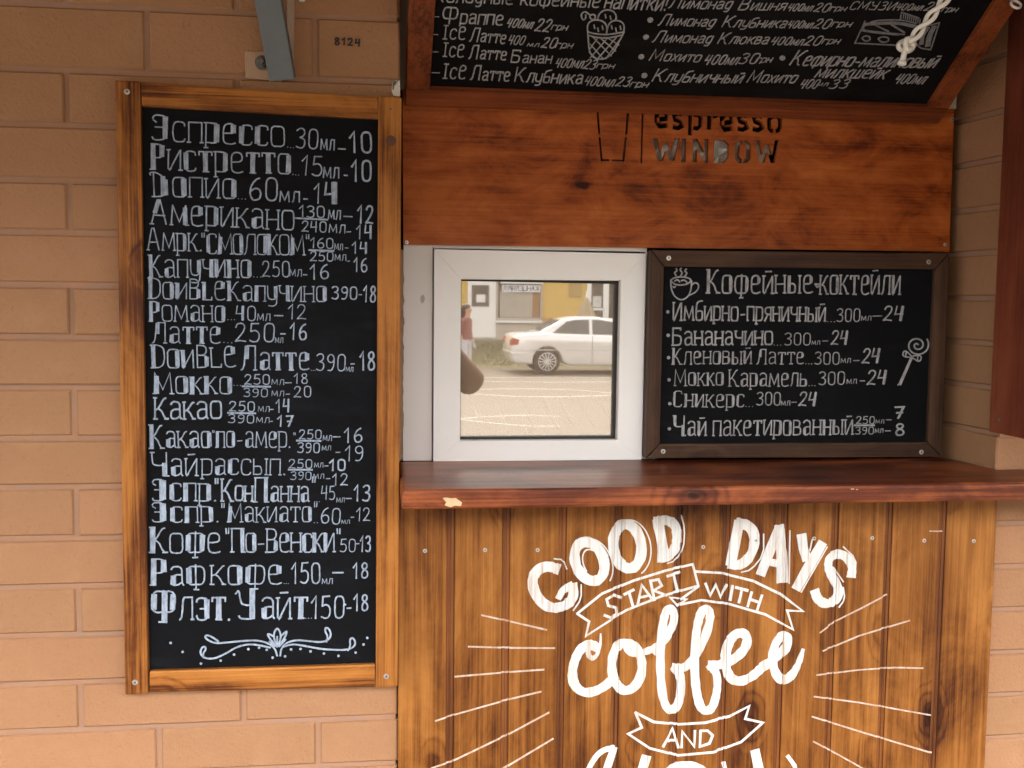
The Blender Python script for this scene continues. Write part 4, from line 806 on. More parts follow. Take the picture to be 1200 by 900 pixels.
# ------------------------------------------------------------------ the drinks list under the flap
pfl = Plane(flp.w(0, 0, -.0097), flp.u, flp.v)
F1 = dict(bold=False, w=.078, gap=.2, xh=.62, slant=.05); F2 = dict(F1, slant=.2, w=.085); FS = dict(bold=False, w=.11, gap=.22, xh=.7, slant=.25); FD = dict(bold=True, w=.09, wb=.12, gap=.2, slant=.2)
FLAP = [
 ('Холодные кофейные напитки!', [('Холодные',506,2.5,601,5.5,20,F1),('кофейные',609,6,702,9.5,20,F1),('напитки!',707,10,781,13,22,F1)], 0),
 ('Фраппе 400 мл 22 грн', [('-',505,22,516,22.5,10,F1),('Фраппе',517,27,589,30,21,F1),('400мл',592,32,623,34,12,FS),('22',625,37,643,38,17,FD),('грн',645,35,664,36,9,FS)], 0),
 ('Ice Латте 400 мл 20 грн', [('-',504,43,515,43.5,10,F1),('Ice',518,46,545,47,18,F1),('Латте',550,48.5,592,51.5,18,F1),('400',594,52,613,53,12,FD),('мл',617,54.5,631,55,6,FS),('20',633,56,650,57,14,FD),('грн',650,56,670,57,9,FS)], 0),
 ('Ice Латте Банан 400 мл 23 грн', [('-',505,63,515,63.5,10,F1),('Ice',518,66.5,543,67.5,18,F1),('Латте',549,69,593,71,18,F1),('Банан',598,73,646,75,16,F1),('400мл',649,79,682,80,12,FD),('23',682,81,696,82,13,FD),('грн',698,80,719,80.5,8,FS)], 0),
 ('Ice Латте Клубника 400 мл 23 грн', [('-',504,88,517,88.5,11,F1),('Ice',518,92,545,93,19,F1),('Латте',551,94,597,95.5,19,F1),('Клубника',602,96,682,99,19,F1),('400мл',683,100,718,102,12,FD),('23',720,101,736,102,13,FD),('грн',737,102,758,103,9,FS)], 0),
 ('Лимонад Вишня 400 мл 20 грн, смузи 400 мл', [('Лимонад',783,10,856,11,16,F2),('Вишня',864,12,919,12.5,15,F2),('400мл',921,13,950,13.5,10,FS),('20',952,14,969,14.5,12,FD),('грн',971,13,990,13.5,8,FS),('СМУЗИ',994,11.5,1047,12,11,F2),('400мл',1048,12,1079,12.5,9,FS),('20',1081,13,1099,14,12,FD),('грн',1102,14,1120,14.5,8,FS)], 1),
 ('Лимонад Клубника 400 мл 20 грн', [dotk(762,23.5),('Лимонад',771,30,836,31.5,15,F2),('Клубника',845,32,920,33,15,F2),('400мл',921,33,950,33.5,10,FS),('20',951,33.5,970,34,13,FD),('грн',973,31.5,996,32,9,FS)], 1),
 ('Лимонад Клюква 400 мл 20 грн', [dotk(757,43.5),('Лимонад',764,49.5,833,51,15,F2),('Клюква',840,51.5,899,52,15,F2),('400мл',901,53,939,53.5,11,FS),('20',940,53.5,959,54,13,FD),('грн',962,51.5,982,52,9,FS)], 1),
 ('Мохито 400 мл 30 грн', [dotk(751.5,66.5),('Мохито',760,71,819,73,15,F2),('400мл',823,76,863,76,13,FS),('30',864,75,886,75,14,FD),('грн',884,73.5,903,73.5,9,FS)], 1),
 ('Клубничный Мохито 400 мл 33', [dotk(755,88.5),('Клубничный',763,96,868,98,17,F2),('Мохито',874,97,931,97.5,16,F2),('400',935,104,956,104,12,FD),('мл',956,101,969,101,6,FS),('33',970,104,991,104,12,FD)], 1),
 ('Кефирно-малиновый милкшейк 400 мл', [dotk(917,68),('Кефирно-малиновый',924,77,1094,80,20,F2),('милкшейк',953,91.5,1036,92.5,18,F2),('400мл',1046,98,1081,99,13,FD)], 1),
]
for nm, toks, dim in FLAP:
    ik = Ink(pfl)
    for tk in toks:
        if tk[0] == 'dot': ik.dot(tk[1], tk[2], 3.4)
        else: ik.run(tk[0], tk[1], tk[2], tk[3], tk[4], tk[5]*.95, **tk[6])
    ik.done('chalk_line', M_CH_GREY, flap, 'chalk line reading '+nm)
cr = lambda P: [(470+x/3.4286, y/3.4286) for x, y in P]
ice = Ink(pfl)
for P in ([(750,128),(748,104),(758,86),(785,78),(815,86),(828,108),(826,132)],[(826,130),(832,100),(850,82),(878,82),(897,98),(895,130)],[(790,78),(796,54),(820,38),(850,42),(866,62),(862,80)],[(750,128),(780,136),(830,140),(895,128)],[(750,128),(758,236),(840,238),(895,130)],[(752,142),(790,152),(840,152),(890,140)],[(765,78),(756,66),(768,56),(782,62),(778,78),(765,78)],[(756,58),(738,44),(722,58),(730,82),(742,74),(742,60)]): ice.px(cr(P), 1.8)
for a, c in (((770,148),(845,225)),((800,152),(862,205)),((830,152),(875,180)),((758,175),(812,236)),((755,208),(785,236)),((790,152),(756,200)),((830,152),(760,232)),((865,150),(790,236)),((885,150),(822,236))): ice.px(cr([a, c]), 1.3, 0)
for x, y in ((775,100),(790,112),(808,104),(845,102),(862,112),(880,104),(820,58),(840,64)): ice.px(cr([(x,y),(x+3,y+14)]), 1.6, 0)
ice.done('chalk_ice_cream_drawing', M_CH_GREY, flap, 'chalk drawing of ice cream scoops in a waffle cone')
cq = lambda P: [(790+x/2.9268, y/2.9268) for x, y in P]
cake = Ink(pfl)
for P in ([(620,148),(655,72),(775,66),(830,80)],[(620,148),(785,156)],[(655,72),(640,108),(790,118)],[(780,42),(776,66)],[(780,42),(840,62)],[(910,78),(880,170)],[(910,78),(870,88)],[(868,90),(840,110),(826,140),(840,165),(880,170)],[(645,130),(655,122),(672,126),(672,138),(655,142),(645,132)],[(700,132),(712,126),(735,128),(736,142),(712,146),(700,134)]): cake.px(cq(P), 1.7)
for k in range(9): cake.px(cq([(788+k*7, 48+k*2.2), (786+k*7, 62+k*2.2)]), 1.2, 0)
cake.done('chalk_cake_drawing', M_CH_DIM, flap, 'chalk drawing of a layered cake slice')
cf = Ink(pfl)
cf.px(cq([(652,84),(700,80),(770,78),(830,92)]), 4.5); cf.px(cq([(646,104),(700,112),(770,118)]), 3.2); cf.px(cq([(870,96),(852,120),(848,150)]), 5); cf.px(cq([(892,92),(876,122),(870,156)]), 6); cf.px(cq([(690,86),(735,108)]), 2); cf.px(cq([(745,84),(790,112)]), 2.2)
cf.done('chalk_shading', M_CH_DIM, flap)

# ------------------------------------------------------------------ painted slogan on the planks
pp = Plane((0, YPL, 0), (1, 0, 0), (0, 0, 1))
cuts = sorted({j+d for j in JN for d, _ in PROF})
def paint(ik, name, mat, label=None):
    me = bpy.data.meshes.new(name); off = planks.location
    me.from_pydata(ik.m.v, [], ik.m.f); bm = bmesh.new(); bm.from_mesh(me)
    x0 = min(v.co.x for v in bm.verts); x1 = max(v.co.x for v in bm.verts)
    for c in cuts:
        if x0 < c < x1: bmesh.ops.bisect_plane(bm, geom=bm.verts[:]+bm.edges[:]+bm.faces[:], plane_co=(c, 0, 0), plane_no=(1, 0, 0), dist=1e-6)
    for v in bm.verts: v.co.y += prof(v.co.x); v.co -= off
    bmesh.ops.recalc_face_normals(bm, faces=bm.faces); bm.to_mesh(me); bm.free()
    me.materials.append(mat); o = bpy.data.objects.new(name, me); COL.objects.link(o); o.parent = planks
    if label: o['label'] = label
    return o
c1 = lambda P: [(500+x/2.1429, 580+y/2.1429) for x, y in P]
c2 = lambda P: [(460+x/2.903, 590+y/2.903) for x, y in P]
c3 = lambda P: [(800+x/2.903, 590+y/2.903) for x, y in P]
def ell(cx, cy, rx, ry, a, n=28, t0=0, t1=360):
    a = R(a); P = []
    for i in range(n+1):
        t = R(t0+(t1-t0)*i/n); x, y = rx*math.cos(t), ry*math.sin(t); P.append((cx+x*math.cos(a)-y*math.sin(a), cy+x*math.sin(a)+y*math.cos(a)))
    return P
good = Ink(pp, .0006)
good.px(c1([(328,186),(305,178),(280,186),(264,210),(270,245),(292,275),(322,286),(352,278),(370,255),(366,228)]), 12.5)
good.px(c1([(332,258),(342,240),(364,226)]), 9, 1)
good.px(c1(ell(409,167,35,51,-22)), 12.5, 0); good.px(c1(ell(504,129,35,56,-8)), 13, 0)
good.px(c1([(580,66),(590,112),(596,160)]), 13, 1); good.px(c1([(576,66),(606,62),(627,78),(630,112),(622,142),(598,158),(585,158)]), 12)
days = Ink(pp, .0006)
days.px(c1([(784,70),(775,120),(764,172)]), 12, 1); days.px(c1([(782,70),(808,76),(824,98),(822,135),(805,165),(782,178),(764,174)]), 12)
days.px(c1([(884,84),(862,140),(840,196)]), 12, 0); days.px(c1([(886,82),(892,150),(893,214)]), 13, 0); days.px(c1([(858,168),(890,174)]), 9, 0)
days.px(c1([(942,104),(946,135),(954,158)]), 12, 0); days.px(c1([(992,124),(968,165),(930,232)]), 12.5, 0)
days.px(c3([(574,244),(578,215),(560,182),(530,170),(502,182),(494,210),(506,245),(528,280),(532,312),(512,338),(482,342),(458,325),(450,300)]), 11)
# thin drop-shadow lines of the two words
for P in (ell(417,172,48,65,-22,18,-95,60), ell(513,133,50,71,-8,18,-85,70), [(640,52),(648,85),(645,135),(625,165),(604,172)], ell(416,172,22,37,-22,12,-200,-60), ell(500,132,19,42,-8,12,150,260), [(388,225),(388,262),(368,290)],[(352,186),(344,164),(320,160)],
          [(846,98),(846,150),(815,188),(790,194)],[(912,90),(910,222)],[(870,100),(848,160)],[(968,112),(962,140)],[(1006,130),(940,244)],[(1046,130),(1078,160),(1076,196),(1060,204)],[(1046,232),(1050,262),(1035,282)],[(1022,182),(1046,218)]): (good if P[0][0] < 690 else days).px(c1(P), 1.6, 1)
paint(good, 'painted_word', M_WHITE, 'white painted word GOOD'); paint(days, 'painted_word', M_WHITE, 'white painted word DAYS')
bn = Ink(pp, .0005)
for P in ([(378,298),(440,248),(520,215),(600,190),(668,174),(682,228),(590,254),(500,290),(400,354),(408,318),(378,298)],[(638,262),(682,230)],[(630,278),(652,262),(612,258),(630,278)],[(672,192),(740,196),(820,216),(890,250),(945,292),(905,290),(920,338),(850,300),(760,274),(690,264),(632,276)]): bn.px(c1(P), 3.0, 0)
for P in ([(488,258),(470,252),(452,262),(456,278),(476,284),(478,300),(462,308),(446,302)],[(496,250),(520,238)],[(508,244),(518,280)],[(530,276),(540,226),(568,264)],[(534,258),(560,252)],[(572,264),(562,216),(582,212),(590,228),(570,240),(602,252)],[(604,204),(636,194)],[(620,198),(630,240)],
          [(700,222),(712,252),(726,226),(738,256),(754,226)],[(768,228),(762,264)],[(776,232),(806,240)],[(792,236),(784,270)],[(816,244),(806,280)],[(842,252),(830,288)],[(812,262),(836,270)]): bn.px(c1(P), 3.4, 0)
paint(bn, 'painted_banner', M_WHITE, 'painted ribbon banner reading START WITH'); bn = Ink(pp, .0005)
for P in ([(524,546),(570,570),(632,576),(700,572),(760,556),(810,530),(800,562),(844,572),(790,620),(720,646),(630,654),(560,636),(506,600),(540,584),(524,546)],[(594,632),(618,588),(632,634)],[(602,618),(628,616)],[(640,634),(642,594),(672,632),(674,592)],[(688,592),(686,632),(710,624),(718,604),(706,592),(688,592)]): bn.px(c1(P), 3.2, 0)
paint(bn, 'painted_banner', M_WHITE, 'small painted ribbon banner reading AND')
cof = Ink(pp, .0006)
tp = lambda t: min(1, .35+2.2*t)
cof.px(c2([(708,446),(708,475),(698,512),(684,528),(668,522),(664,500),(676,482),(690,476)]), 6, 2, lambda t: min(1, .3+1.6*t))
cof.px(c2([(694,490),(672,476),(640,492),(616,540),(610,590),(622,625),(652,645),(690,640),(728,618),(756,590)]), 11.5, 2)
cof.px(c2([(805,478),(775,474),(752,505),(744,560),(756,610),(784,640),(820,630),(846,590),(850,535),(832,492),(806,478)]), 11.5, 2)
cof.px(c2([(806,476),(796,490),(806,508),(840,510),(880,498),(915,475)]), 8.5, 2)
cof.px(c1([(570,392),(596,366),(618,332),(624,300),(612,284),(600,292),(592,330),(586,400),(588,470),(594,515),(606,540),(624,540),(636,515),(640,475),(636,450),(622,434)]), 10.5, 2)
cof.px(c1([(622,434),(650,436),(682,396),(706,340),(714,300),(702,284),(688,294),(678,335),(672,400),(674,470),(682,520),(694,542),(712,542),(726,515),(732,475),(728,445),(712,428)]), 10.5, 2)
cof.px(c1([(712,428),(740,428),(774,412),(802,384),(806,356),(790,344),(768,354),(752,388),(750,430),(762,462),(788,470),(818,456),(846,430)]), 11.5, 2)
cof.px(c1([(846,430),(880,408),(906,382),(908,358),(892,354),(876,372),(868,410),(874,446),(890,466),(912,460),(932,430),(944,392)]), 11.5, 2, lambda t: 1 if t < .8 else 1-(t-.8)*3.2)
paint(cof, 'painted_word', M_WHITE, 'white painted script word coffee')
lw = Ink(pp, .0006)                              # tops of the last word, running out of the picture
lw.px([(684,915),(696,888),(708,878),(719,877)], 7, 2); lw.px([(719,878),(712,900),(704,925)], 10, 1); lw.px([(757,888),(752,905),(746,925)], 12, 1); lw.px(ell(804,915,26,19,0,16,180,360)+[(830,930)], 9, 0)
lw.px([(848,894),(852,910),(850,930)], 5, 0); lw.px([(885,881),(889,900),(890,930)], 11, 0); lw.px([(923,886),(931,897),(938,925)], 5, 0)
paint(lw, 'painted_word', M_WHITE, 'tops of the last white painted word')
for P in ([(303,380),(395,400),(524,430)],[(258,487),(400,491),(551,492)],[(213,589),(400,573),(515,565)],[(146,740),(205,720),(400,665),(505,640)],[(140,898),(200,878),(400,782),(532,711)],[(380,900),(546,800)],[(300,960),(380,900)],[(60,935),(140,898)]): ry = Ink(pp, .0005); ry.px(c2(P), 2.2, 0); paint(ry, 'painted_ray', M_THIN)
for P in ([(467,440),(520,400),(610,355),(695,310)],[(477,502),(600,450),(772,398)],[(455,584),(600,566),(720,558),(817,560)],[(447,657),(600,677),(843,720)],[(440,725),(600,775),(848,849)],[(445,810),(530,855),(610,900),(700,950)]): ry = Ink(pp, .0005); ry.px(c3(P), 1.9, 0); paint(ry, 'painted_ray', M_THIN)
mk = Ink(pp, .0005); mk.px(c3([(840,94),(884,95)]), 1.3, 0); paint(mk, 'scratch_mark', M_THIN)
# number in marker on the brick
pk = Plane((0, -.0022, 0), (1, 0, 0), (0, 0, 1)); num = Ink(pk, .0002); num.run('8124', 391, 53.5, 423, 55.5, 11, bold=False, w=.26, gap=.34); num.done('marker_number', M_INK, wall, 'black marker number 8124')

# ------------------------------------------------------------------ cord hanging from the flap corner
cord = empty('hanging_cord', at(1112, -5, -.30), 'white twisted cord with a knotted end hanging in front of the drinks list', 'cord')
pB = at(1066, 50, -.27); pT = flp.w(FW-.03, FL-.05, .012)
m = MB(); ax = (pT-pB); Lc = ax.length; ax = ax.normalized(); u = ax.orthogonal().normalized(); w_ = ax.cross(u)
for ph in (0, math.pi):
    pts = []; n = int(Lc/.0022)
    for i in range(n+1):
        s_ = Lc*i/n; a = s_/.026*math.pi+ph; rr = .0046
        pts.append(pB+ax*s_+(u*math.cos(a)+w_*math.sin(a))*rr+Vector((0,0,.006*math.sin(s_*9))))
    m.tube(pts, .0034, 6)
m.build('twisted_strand', M_CORD, cord, smooth=True)
m = MB(); kp = []
for i in range(41):
    t = i/40*2*math.pi*2; kp.append(pB+Vector((.0085*math.cos(t)+.002*math.sin(t*1.5), .006*math.sin(t*.5), .0075*math.sin(t)))-ax*.004+u*.002*math.cos(t*.5))
m.tube(kp, .0040, 6); m.build('knot', M_CORD, cord, smooth=True)
m = MB(); e0 = pB-ax*.003; e1 = at(1060.5, 60, -.27); e2 = at(1057.5, 71, -.27); e3 = at(1056.5, 77, -.27)
m.tube([e0, e1, e2], [.0045, .0040, .0042], 8); m.build('cord_end', M_CORD, cord, smooth=True)
m = MB(); m.tube([e2, e2.lerp(e3, .3), e2.lerp(e3, .8), e3], [.0044, .0062, .0062, .003], 10); m.build('end_tip', M_WHITEPL, cord, smooth=True)
hk = MB(); c0 = flp.w(FW-.02, .295, .001)
hk.lathe(c0, flp.n, [(.008, 0), (.008, .0015), (.003, .002), (.003, .012)], 12); hk.tube([c0+flp.n*.012+Vector((.008*math.sin(t*.52), 0, 0))+flp.n*(.008-.008*math.cos(t*.52)) for t in range(12)], .0022, 8)
hk.build('eye_hook', M_WHITEPL, flap, smooth=True)

# ------------------------------------------------------------------ open shutter leaf on the right
sh_ = empty('side_shutter', (1.09, -.01, 1.27), 'dark red wooden shutter leaf standing open at the right edge', 'shutter')
m = MB(); m.hexa([(1.0795,-.004,1.2712),(1.100,-.004,1.2712),(1.100,-.55,1.275),(1.0795,-.55,1.275),(1.0795,-.004,2.21),(1.100,-.004,2.21),(1.100,-.55,2.21),(1.0795,-.55,2.21)]); m.build('shutter_board', M_SHUT, sh_, bevel=.002)
screw(sh_, atX(1170, 491.5, 1.0795), (-1, 0, 0), .0035, dark=True)
for z in (1.40, 2.05):
    m = MB(); m.box(1.1, 1.104, -.05, -.0065, z, z+.07); m.lathe((1.105, -.0045, z), (0,0,1), [(.004,0),(.004,.07)], 10); m.build('hinge', M_RUST, sh_)

# ------------------------------------------------------------------ bracket, roof canopy, cable clip
brk = empty('steel_bracket', at(325, 97, 0), 'grey painted steel strut bolted to the brick above the menu board', 'bracket')
def quad_plate(pts, y0, y1):
    m = MB(); m.prism([(at(a, c, y0).x, at(a, c, y0).z) for a, c in pts], lambda x, z, k: (x, y0 if k == 0 else y1, z)); return m
quad_plate([(286.5,60),(316,60.5),(330,95),(287.5,91.5)], -.006, -.0012).build('wall_plate', M_TANIRON, brk, bevel=.001)
quad_plate([(335,-60),(345.5,-60),(344.5,90),(338,92)], -.011, -.0065).build('wall_leg', plain('chipped_tan_iron', (.33,.23,.16), .6, 0, .3, 30, .2), brk, bevel=.001)
st0, st1 = at(330.5, 94, -.03), Vector((-.262, -.30, 2.62))
d_ = (st1-st0).normalized(); sd_ = Vector((1, 0, 0)); sd_ = (sd_-d_*sd_.dot(d_)).normalized(); nd = d_.cross(sd_)
m = MB(); hw = .0195
for sgn in (0,):
    m.hexa([st0+sd_*a+nd*c for a, c in ((-hw,-.003),(hw,-.003),(hw,.003),(-hw,.003))] + [st1+sd_*a+nd*c for a, c in ((-hw,-.003),(hw,-.003),(hw,.003),(-hw,.003))])
    m.hexa([st0+sd_*a+nd*c for a, c in ((hw-.006,.0032),(hw,.0032),(hw,.034),(hw-.006,.034))] + [st1+sd_*a+nd*c for a, c in ((hw-.006,.0032),(hw,.0032),(hw,.034),(hw-.006,.034))])
m.build('strut', M_GREYPAINT, brk, bevel=.0015)
bp = at(307.5, 73.5, -.006); m = MB()
m.lathe(bp, (0,-1,0), [(.0115,-.001),(.0115,.002)], 18); m.lathe(bp+Vector((0,-.002,0)), (0,-1,0), [(.0088,0),(.0088,.006),(.0075,.0072)], 6); m.lathe(bp+Vector((0,-.009,0)), (0,-1,0), [(.0048,0),(.0048,.005),(.0038,.006)], 12)
m.build('bolt', M_RUST, brk)
cn = empty('canopy', (0.3, 0, 2.75), 'brown sheet metal canopy over the kiosk front above the raised flap', 'canopy')
m = MB(); xs = [-3.4+.05*i for i in range(int(7.4/.05)+1)]
CAN_D = 1.85
for a, c in zip(xs, xs[1:]):
    ha = .012*math.sin(a*40); hc = .012*math.sin(c*40); m.quad((a,.0,2.84+ha),(c,.0,2.84+hc),(c,-CAN_D,2.30+hc),(a,-CAN_D,2.30+ha))
o = m.build('roof_sheet', plain('canopy_sheet', (.21,.068,.022), .6), cn)
m = MB(); m.box(-3.4, 4.0, -CAN_D-.03, -CAN_D, 2.20, 2.34); m.build('fascia_board', M_FLAPX, cn)
for x in (-3.2, -2.0, -.75, 1.35, 2.6, 3.8):
    m = MB(); m.hexa([(x,-.01,2.78),(x+.05,-.01,2.78),(x+.05,-CAN_D+.005,2.24),(x,-CAN_D+.005,2.24),(x,-.01,2.83),(x+.05,-.01,2.83),(x+.05,-CAN_D+.005,2.285),(x,-CAN_D+.005,2.285)]); m.build('rafter', M_FLAPY, cn)
clp = MB(); p0 = at(354, 1, -.004); clp.tube([p0+Vector((0,0,.05)), p0+Vector((0,-.004,.02)), p0+Vector((0,-.006,-.002))], [.0045,.0045,.005], 8); o = clp.build('cable_end', M_WHITEPL, None, smooth=True, origin=p0); props(o, 'white cable end hanging on the brick beside the grey strut', 'cable')

# ------------------------------------------------------------------ across the street, seen in the pane
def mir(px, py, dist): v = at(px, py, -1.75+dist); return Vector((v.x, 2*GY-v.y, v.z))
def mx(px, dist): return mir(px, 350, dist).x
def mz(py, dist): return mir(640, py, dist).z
# thin pale curved lines laid on the road
M_RLINE = plain('thin_pale_line', (.62,.60,.55), .7, 0, .2, 6)
def rline(pts, w):
    b = MB(); q = []
    for px, py in pts:
        d = ray(px, py); t = (ROADZ-CAM.z)/d.z; v = CAM+d*t; q.append(Vector((v.x, 2*GY-v.y)))
    for a, c in zip(q, q[1:]): b.quad((a.x,a.y-w,ROADZ+.004),(c.x,c.y-w,ROADZ+.004),(c.x,c.y+w,ROADZ+.004),(a.x,a.y+w,ROADZ+.004))
    return b
for pts, w in (([(480,459),(539,456.7),(563,456.7),(602,455.8),(668,456.7),(720,461),(780,466)], .035), ([(480,455),(555,461.7),(602,464.7),(652,465.3),(702,464),(720,463),(800,458)], .035),
               ([(500,495),(539,491),(563,488.8),(602,487),(625,486.7),(656,488.5)], .026), ([(500,488),(539,492.3),(575,496),(602,498.5),(625,500),(656,500)], .026), ([(480,443),(640,442.5),(800,443)], .03), ([(480,446),(640,448),(800,447.5)], .03)):
    o = rline(pts, w).build('road_line', M_RLINE); o['kind'] = 'structure'; o.location.z = .004 if pts[0][1] in (459, 488) else 0
# silver saloon
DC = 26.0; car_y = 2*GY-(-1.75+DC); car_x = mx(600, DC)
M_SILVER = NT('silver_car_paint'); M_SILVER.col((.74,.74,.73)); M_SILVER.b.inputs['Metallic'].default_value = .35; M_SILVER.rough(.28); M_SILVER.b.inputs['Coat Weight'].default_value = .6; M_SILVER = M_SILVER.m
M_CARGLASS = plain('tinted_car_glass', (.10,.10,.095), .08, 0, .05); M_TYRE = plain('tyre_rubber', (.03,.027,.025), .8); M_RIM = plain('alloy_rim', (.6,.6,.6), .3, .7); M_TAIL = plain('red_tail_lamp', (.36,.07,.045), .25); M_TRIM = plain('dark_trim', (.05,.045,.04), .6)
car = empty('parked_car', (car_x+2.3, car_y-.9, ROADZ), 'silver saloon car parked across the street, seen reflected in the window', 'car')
def cp(x, z): return (car_x+x, ROADZ+z)
def loft(prof_, y0, y1, name, mat, bev, inset=0.0):
    m = MB(); m.prism([cp(*q) for q in prof_], lambda a, c, k: (a, y0 if k == 0 else y1, c)); return m.build(name, mat, car, bevel=bev, smooth=True)
arch = lambda cx, r: [(cx+r*math.cos(R(180-t)), .33+r*math.sin(R(180-t))) for t in range(0, 181, 20)]
body = [(.10,.28),(.02,.42),(0,.62),(.02,.84),(.08,.96),(.30,1.00),(.85,1.03),(1.4,1.0),(2.3,.97),(3.25,.955),(3.9,.90),(4.35,.80),(4.6,.62),(4.66,.45),(4.6,.27)]
body += list(reversed(arch(3.72, .37))) + [(3.3,.22),(1.45,.22)] + list(reversed(arch(.90, .37))) + [(.55,.25)]
loft(body, car_y, car_y-1.78, 'body', M_SILVER, .05)
cab0 = [(.62,1.0),(1.30,1.36),(1.65,1.42),(2.2,1.425),(2.62,1.37),(3.42,.955),(1.0,.97)]
m = MB(); n = len(cab0)
def cy(z, s): k = max(0, min(1, (z-.97)/.45)); ins = .06+.20*k; return car_y-ins if s == 0 else car_y-1.78+ins
m.v = [(car_x+x, cy(z, 0), ROADZ+z) for x, z in cab0]+[(car_x+x, cy(z, 1), ROADZ+z) for x, z in cab0]
m.f = [tuple(range(n)), tuple(range(2*n-1, n-1, -1))]+[(i, (i+1) % n, n+(i+1) % n, n+i) for i in range(n)]
m.build('cabin', M_SILVER, car, bevel=.03, smooth=True)
for wq in ([(1.02,1.02),(1.40,1.31),(1.62,1.35),(1.98,1.36),(1.96,1.0)], [(2.04,1.0),(2.05,1.36),(2.22,1.36),(2.55,1.31),(3.12,.985)]):
    for s_ in (0, 1):
        m = MB(); q = [(car_x+x, cy(z, s_)+(.006 if s_ == 0 else -.006), ROADZ+z) for x, z in wq]; q2 = [(a, y+(-.03 if s_ == 0 else .03), c) for a, y, c in q]
        m.v = q+q2; k = len(q); m.f = [tuple(range(k)), tuple(range(2*k-1, k-1, -1))]+[(i, (i+1) % k, k+(i+1) % k, k+i) for i in range(k)]; m.build('side_window', M_CARGLASS, car)
m = MB(); m.hexa([(car_x+x, car_y-1.78*.5+y, ROADZ+z) for x, z, y in ((.74,1.075,.66),(.74,1.075,-.66),(1.24,1.34,-.56),(1.24,1.34,.56),(.72,1.09,.66),(.72,1.09,-.66),(1.22,1.355,-.56),(1.22,1.355,.56))]); m.build('rear_window', M_CARGLASS, car)
m = MB(); m.hexa([(car_x+x, car_y-1.78*.5+y, ROADZ+z) for x, z, y in ((2.70,1.335,.56),(2.70,1.335,-.56),(3.36,.995,-.66),(3.36,.995,.66),(2.715,1.35,.56),(2.715,1.35,-.56),(3.375,1.01,-.66),(3.375,1.01,.66))]); m.build('windscreen', M_CARGLASS, car)
for cx_ in (.90, 3.72):
    for s_ in (0, 1):
        y = car_y-.02 if s_ == 0 else car_y-1.76; o_ = 1 if s_ == 0 else -1
        t = MB(); t.lathe((car_x+cx_, y-o_*.2, ROADZ+.32), (0, o_, 0), [(.22,0),(.30,0),(.322,.03),(.322,.17),(.30,.20),(.225,.205),(.22,.18)], 28); wl = t.build('wheel', M_TYRE, car, smooth=False)
        rm_ = MB(); rm_.lathe((car_x+cx_, y-o_*.2, ROADZ+.32), (0, o_, 0), [(.228,.10),(.228,.207),(.21,.209),(.205,.17),(.20,.12)], 28)
        for k in range(14):
            a = k/14*2*math.pi; e = Vector((math.cos(a), 0, math.sin(a))); f = Vector((-math.sin(a), 0, math.cos(a))); c0 = Vector((car_x+cx_, y-o_*.2, ROADZ+.32))+Vector((0, o_*.185, 0))
            rm_.hexa([c0+e*r_+f*q+Vector((0, o_*h, 0)) for h in (-.02, .02) for r_, q in ((.03,-.010),(.212,-.013),(.212,.013),(.03,.010))])
        rm_.lathe((car_x+cx_, y-o_*.2, ROADZ+.32), (0, o_, 0), [(.05,.15),(.05,.21),(.03,.215)], 14)
        ri = rm_.build('rim', M_RIM, car); ri.parent = wl; ri.location = (0,0,0)
for s_ in (0, 1):
    y0 = car_y+.004 if s_ == 0 else car_y-1.784; y1 = y0-.30 if s_ == 0 else y0+.30
    m = MB(); m.prism([cp(*q) for q in ((-.012,.72),(-.008,.84),(.05,.90),(.20,.86),(.16,.74))], lambda a, c, k: (a, y0 if k == 0 else y1, c)); m.build('tail_lamp', M_TAIL, car)
m = MB(); m.box(car_x+.42, car_x+4.3, car_y-.01, car_y+.012, ROADZ+.60, ROADZ+.625); m.build('side_trim', M_RIM, car)
m = MB(); m.box(car_x-.012, car_x+.4, car_y-1.77, car_y+.006, ROADZ+.50, ROADZ+.56); m.build('rear_bumper', M_SILVER, car, bevel=.01)
for x in (2.02, 3.05):
    m = MB(); m.box(car_x+x, car_x+x+.012, car_y-.01, car_y+.0015, ROADZ+.28, ROADZ+.96); m.build('door_gap', M_TRIM, car)
for x in (1.78, 2.85):
    m = MB(); m.box(car_x+x-.18, car_x+x, car_y-.01, car_y+.025, ROADZ+.80, ROADZ+.83); m.build('door_handle', M_SILVER, car)
m = MB(); m.box(car_x+2.98, car_x+3.12, car_y-.02, car_y+.17, ROADZ+.98, ROADZ+1.1); m.build('wing_mirror', M_SILVER, car, bevel=.03)
m = MB(); m.box(car_x+4.25, car_x+4.62, car_y-.4, car_y+.003, ROADZ+.60, ROADZ+.72); m.build('headlight', M_CARGLASS, car, bevel=.02)
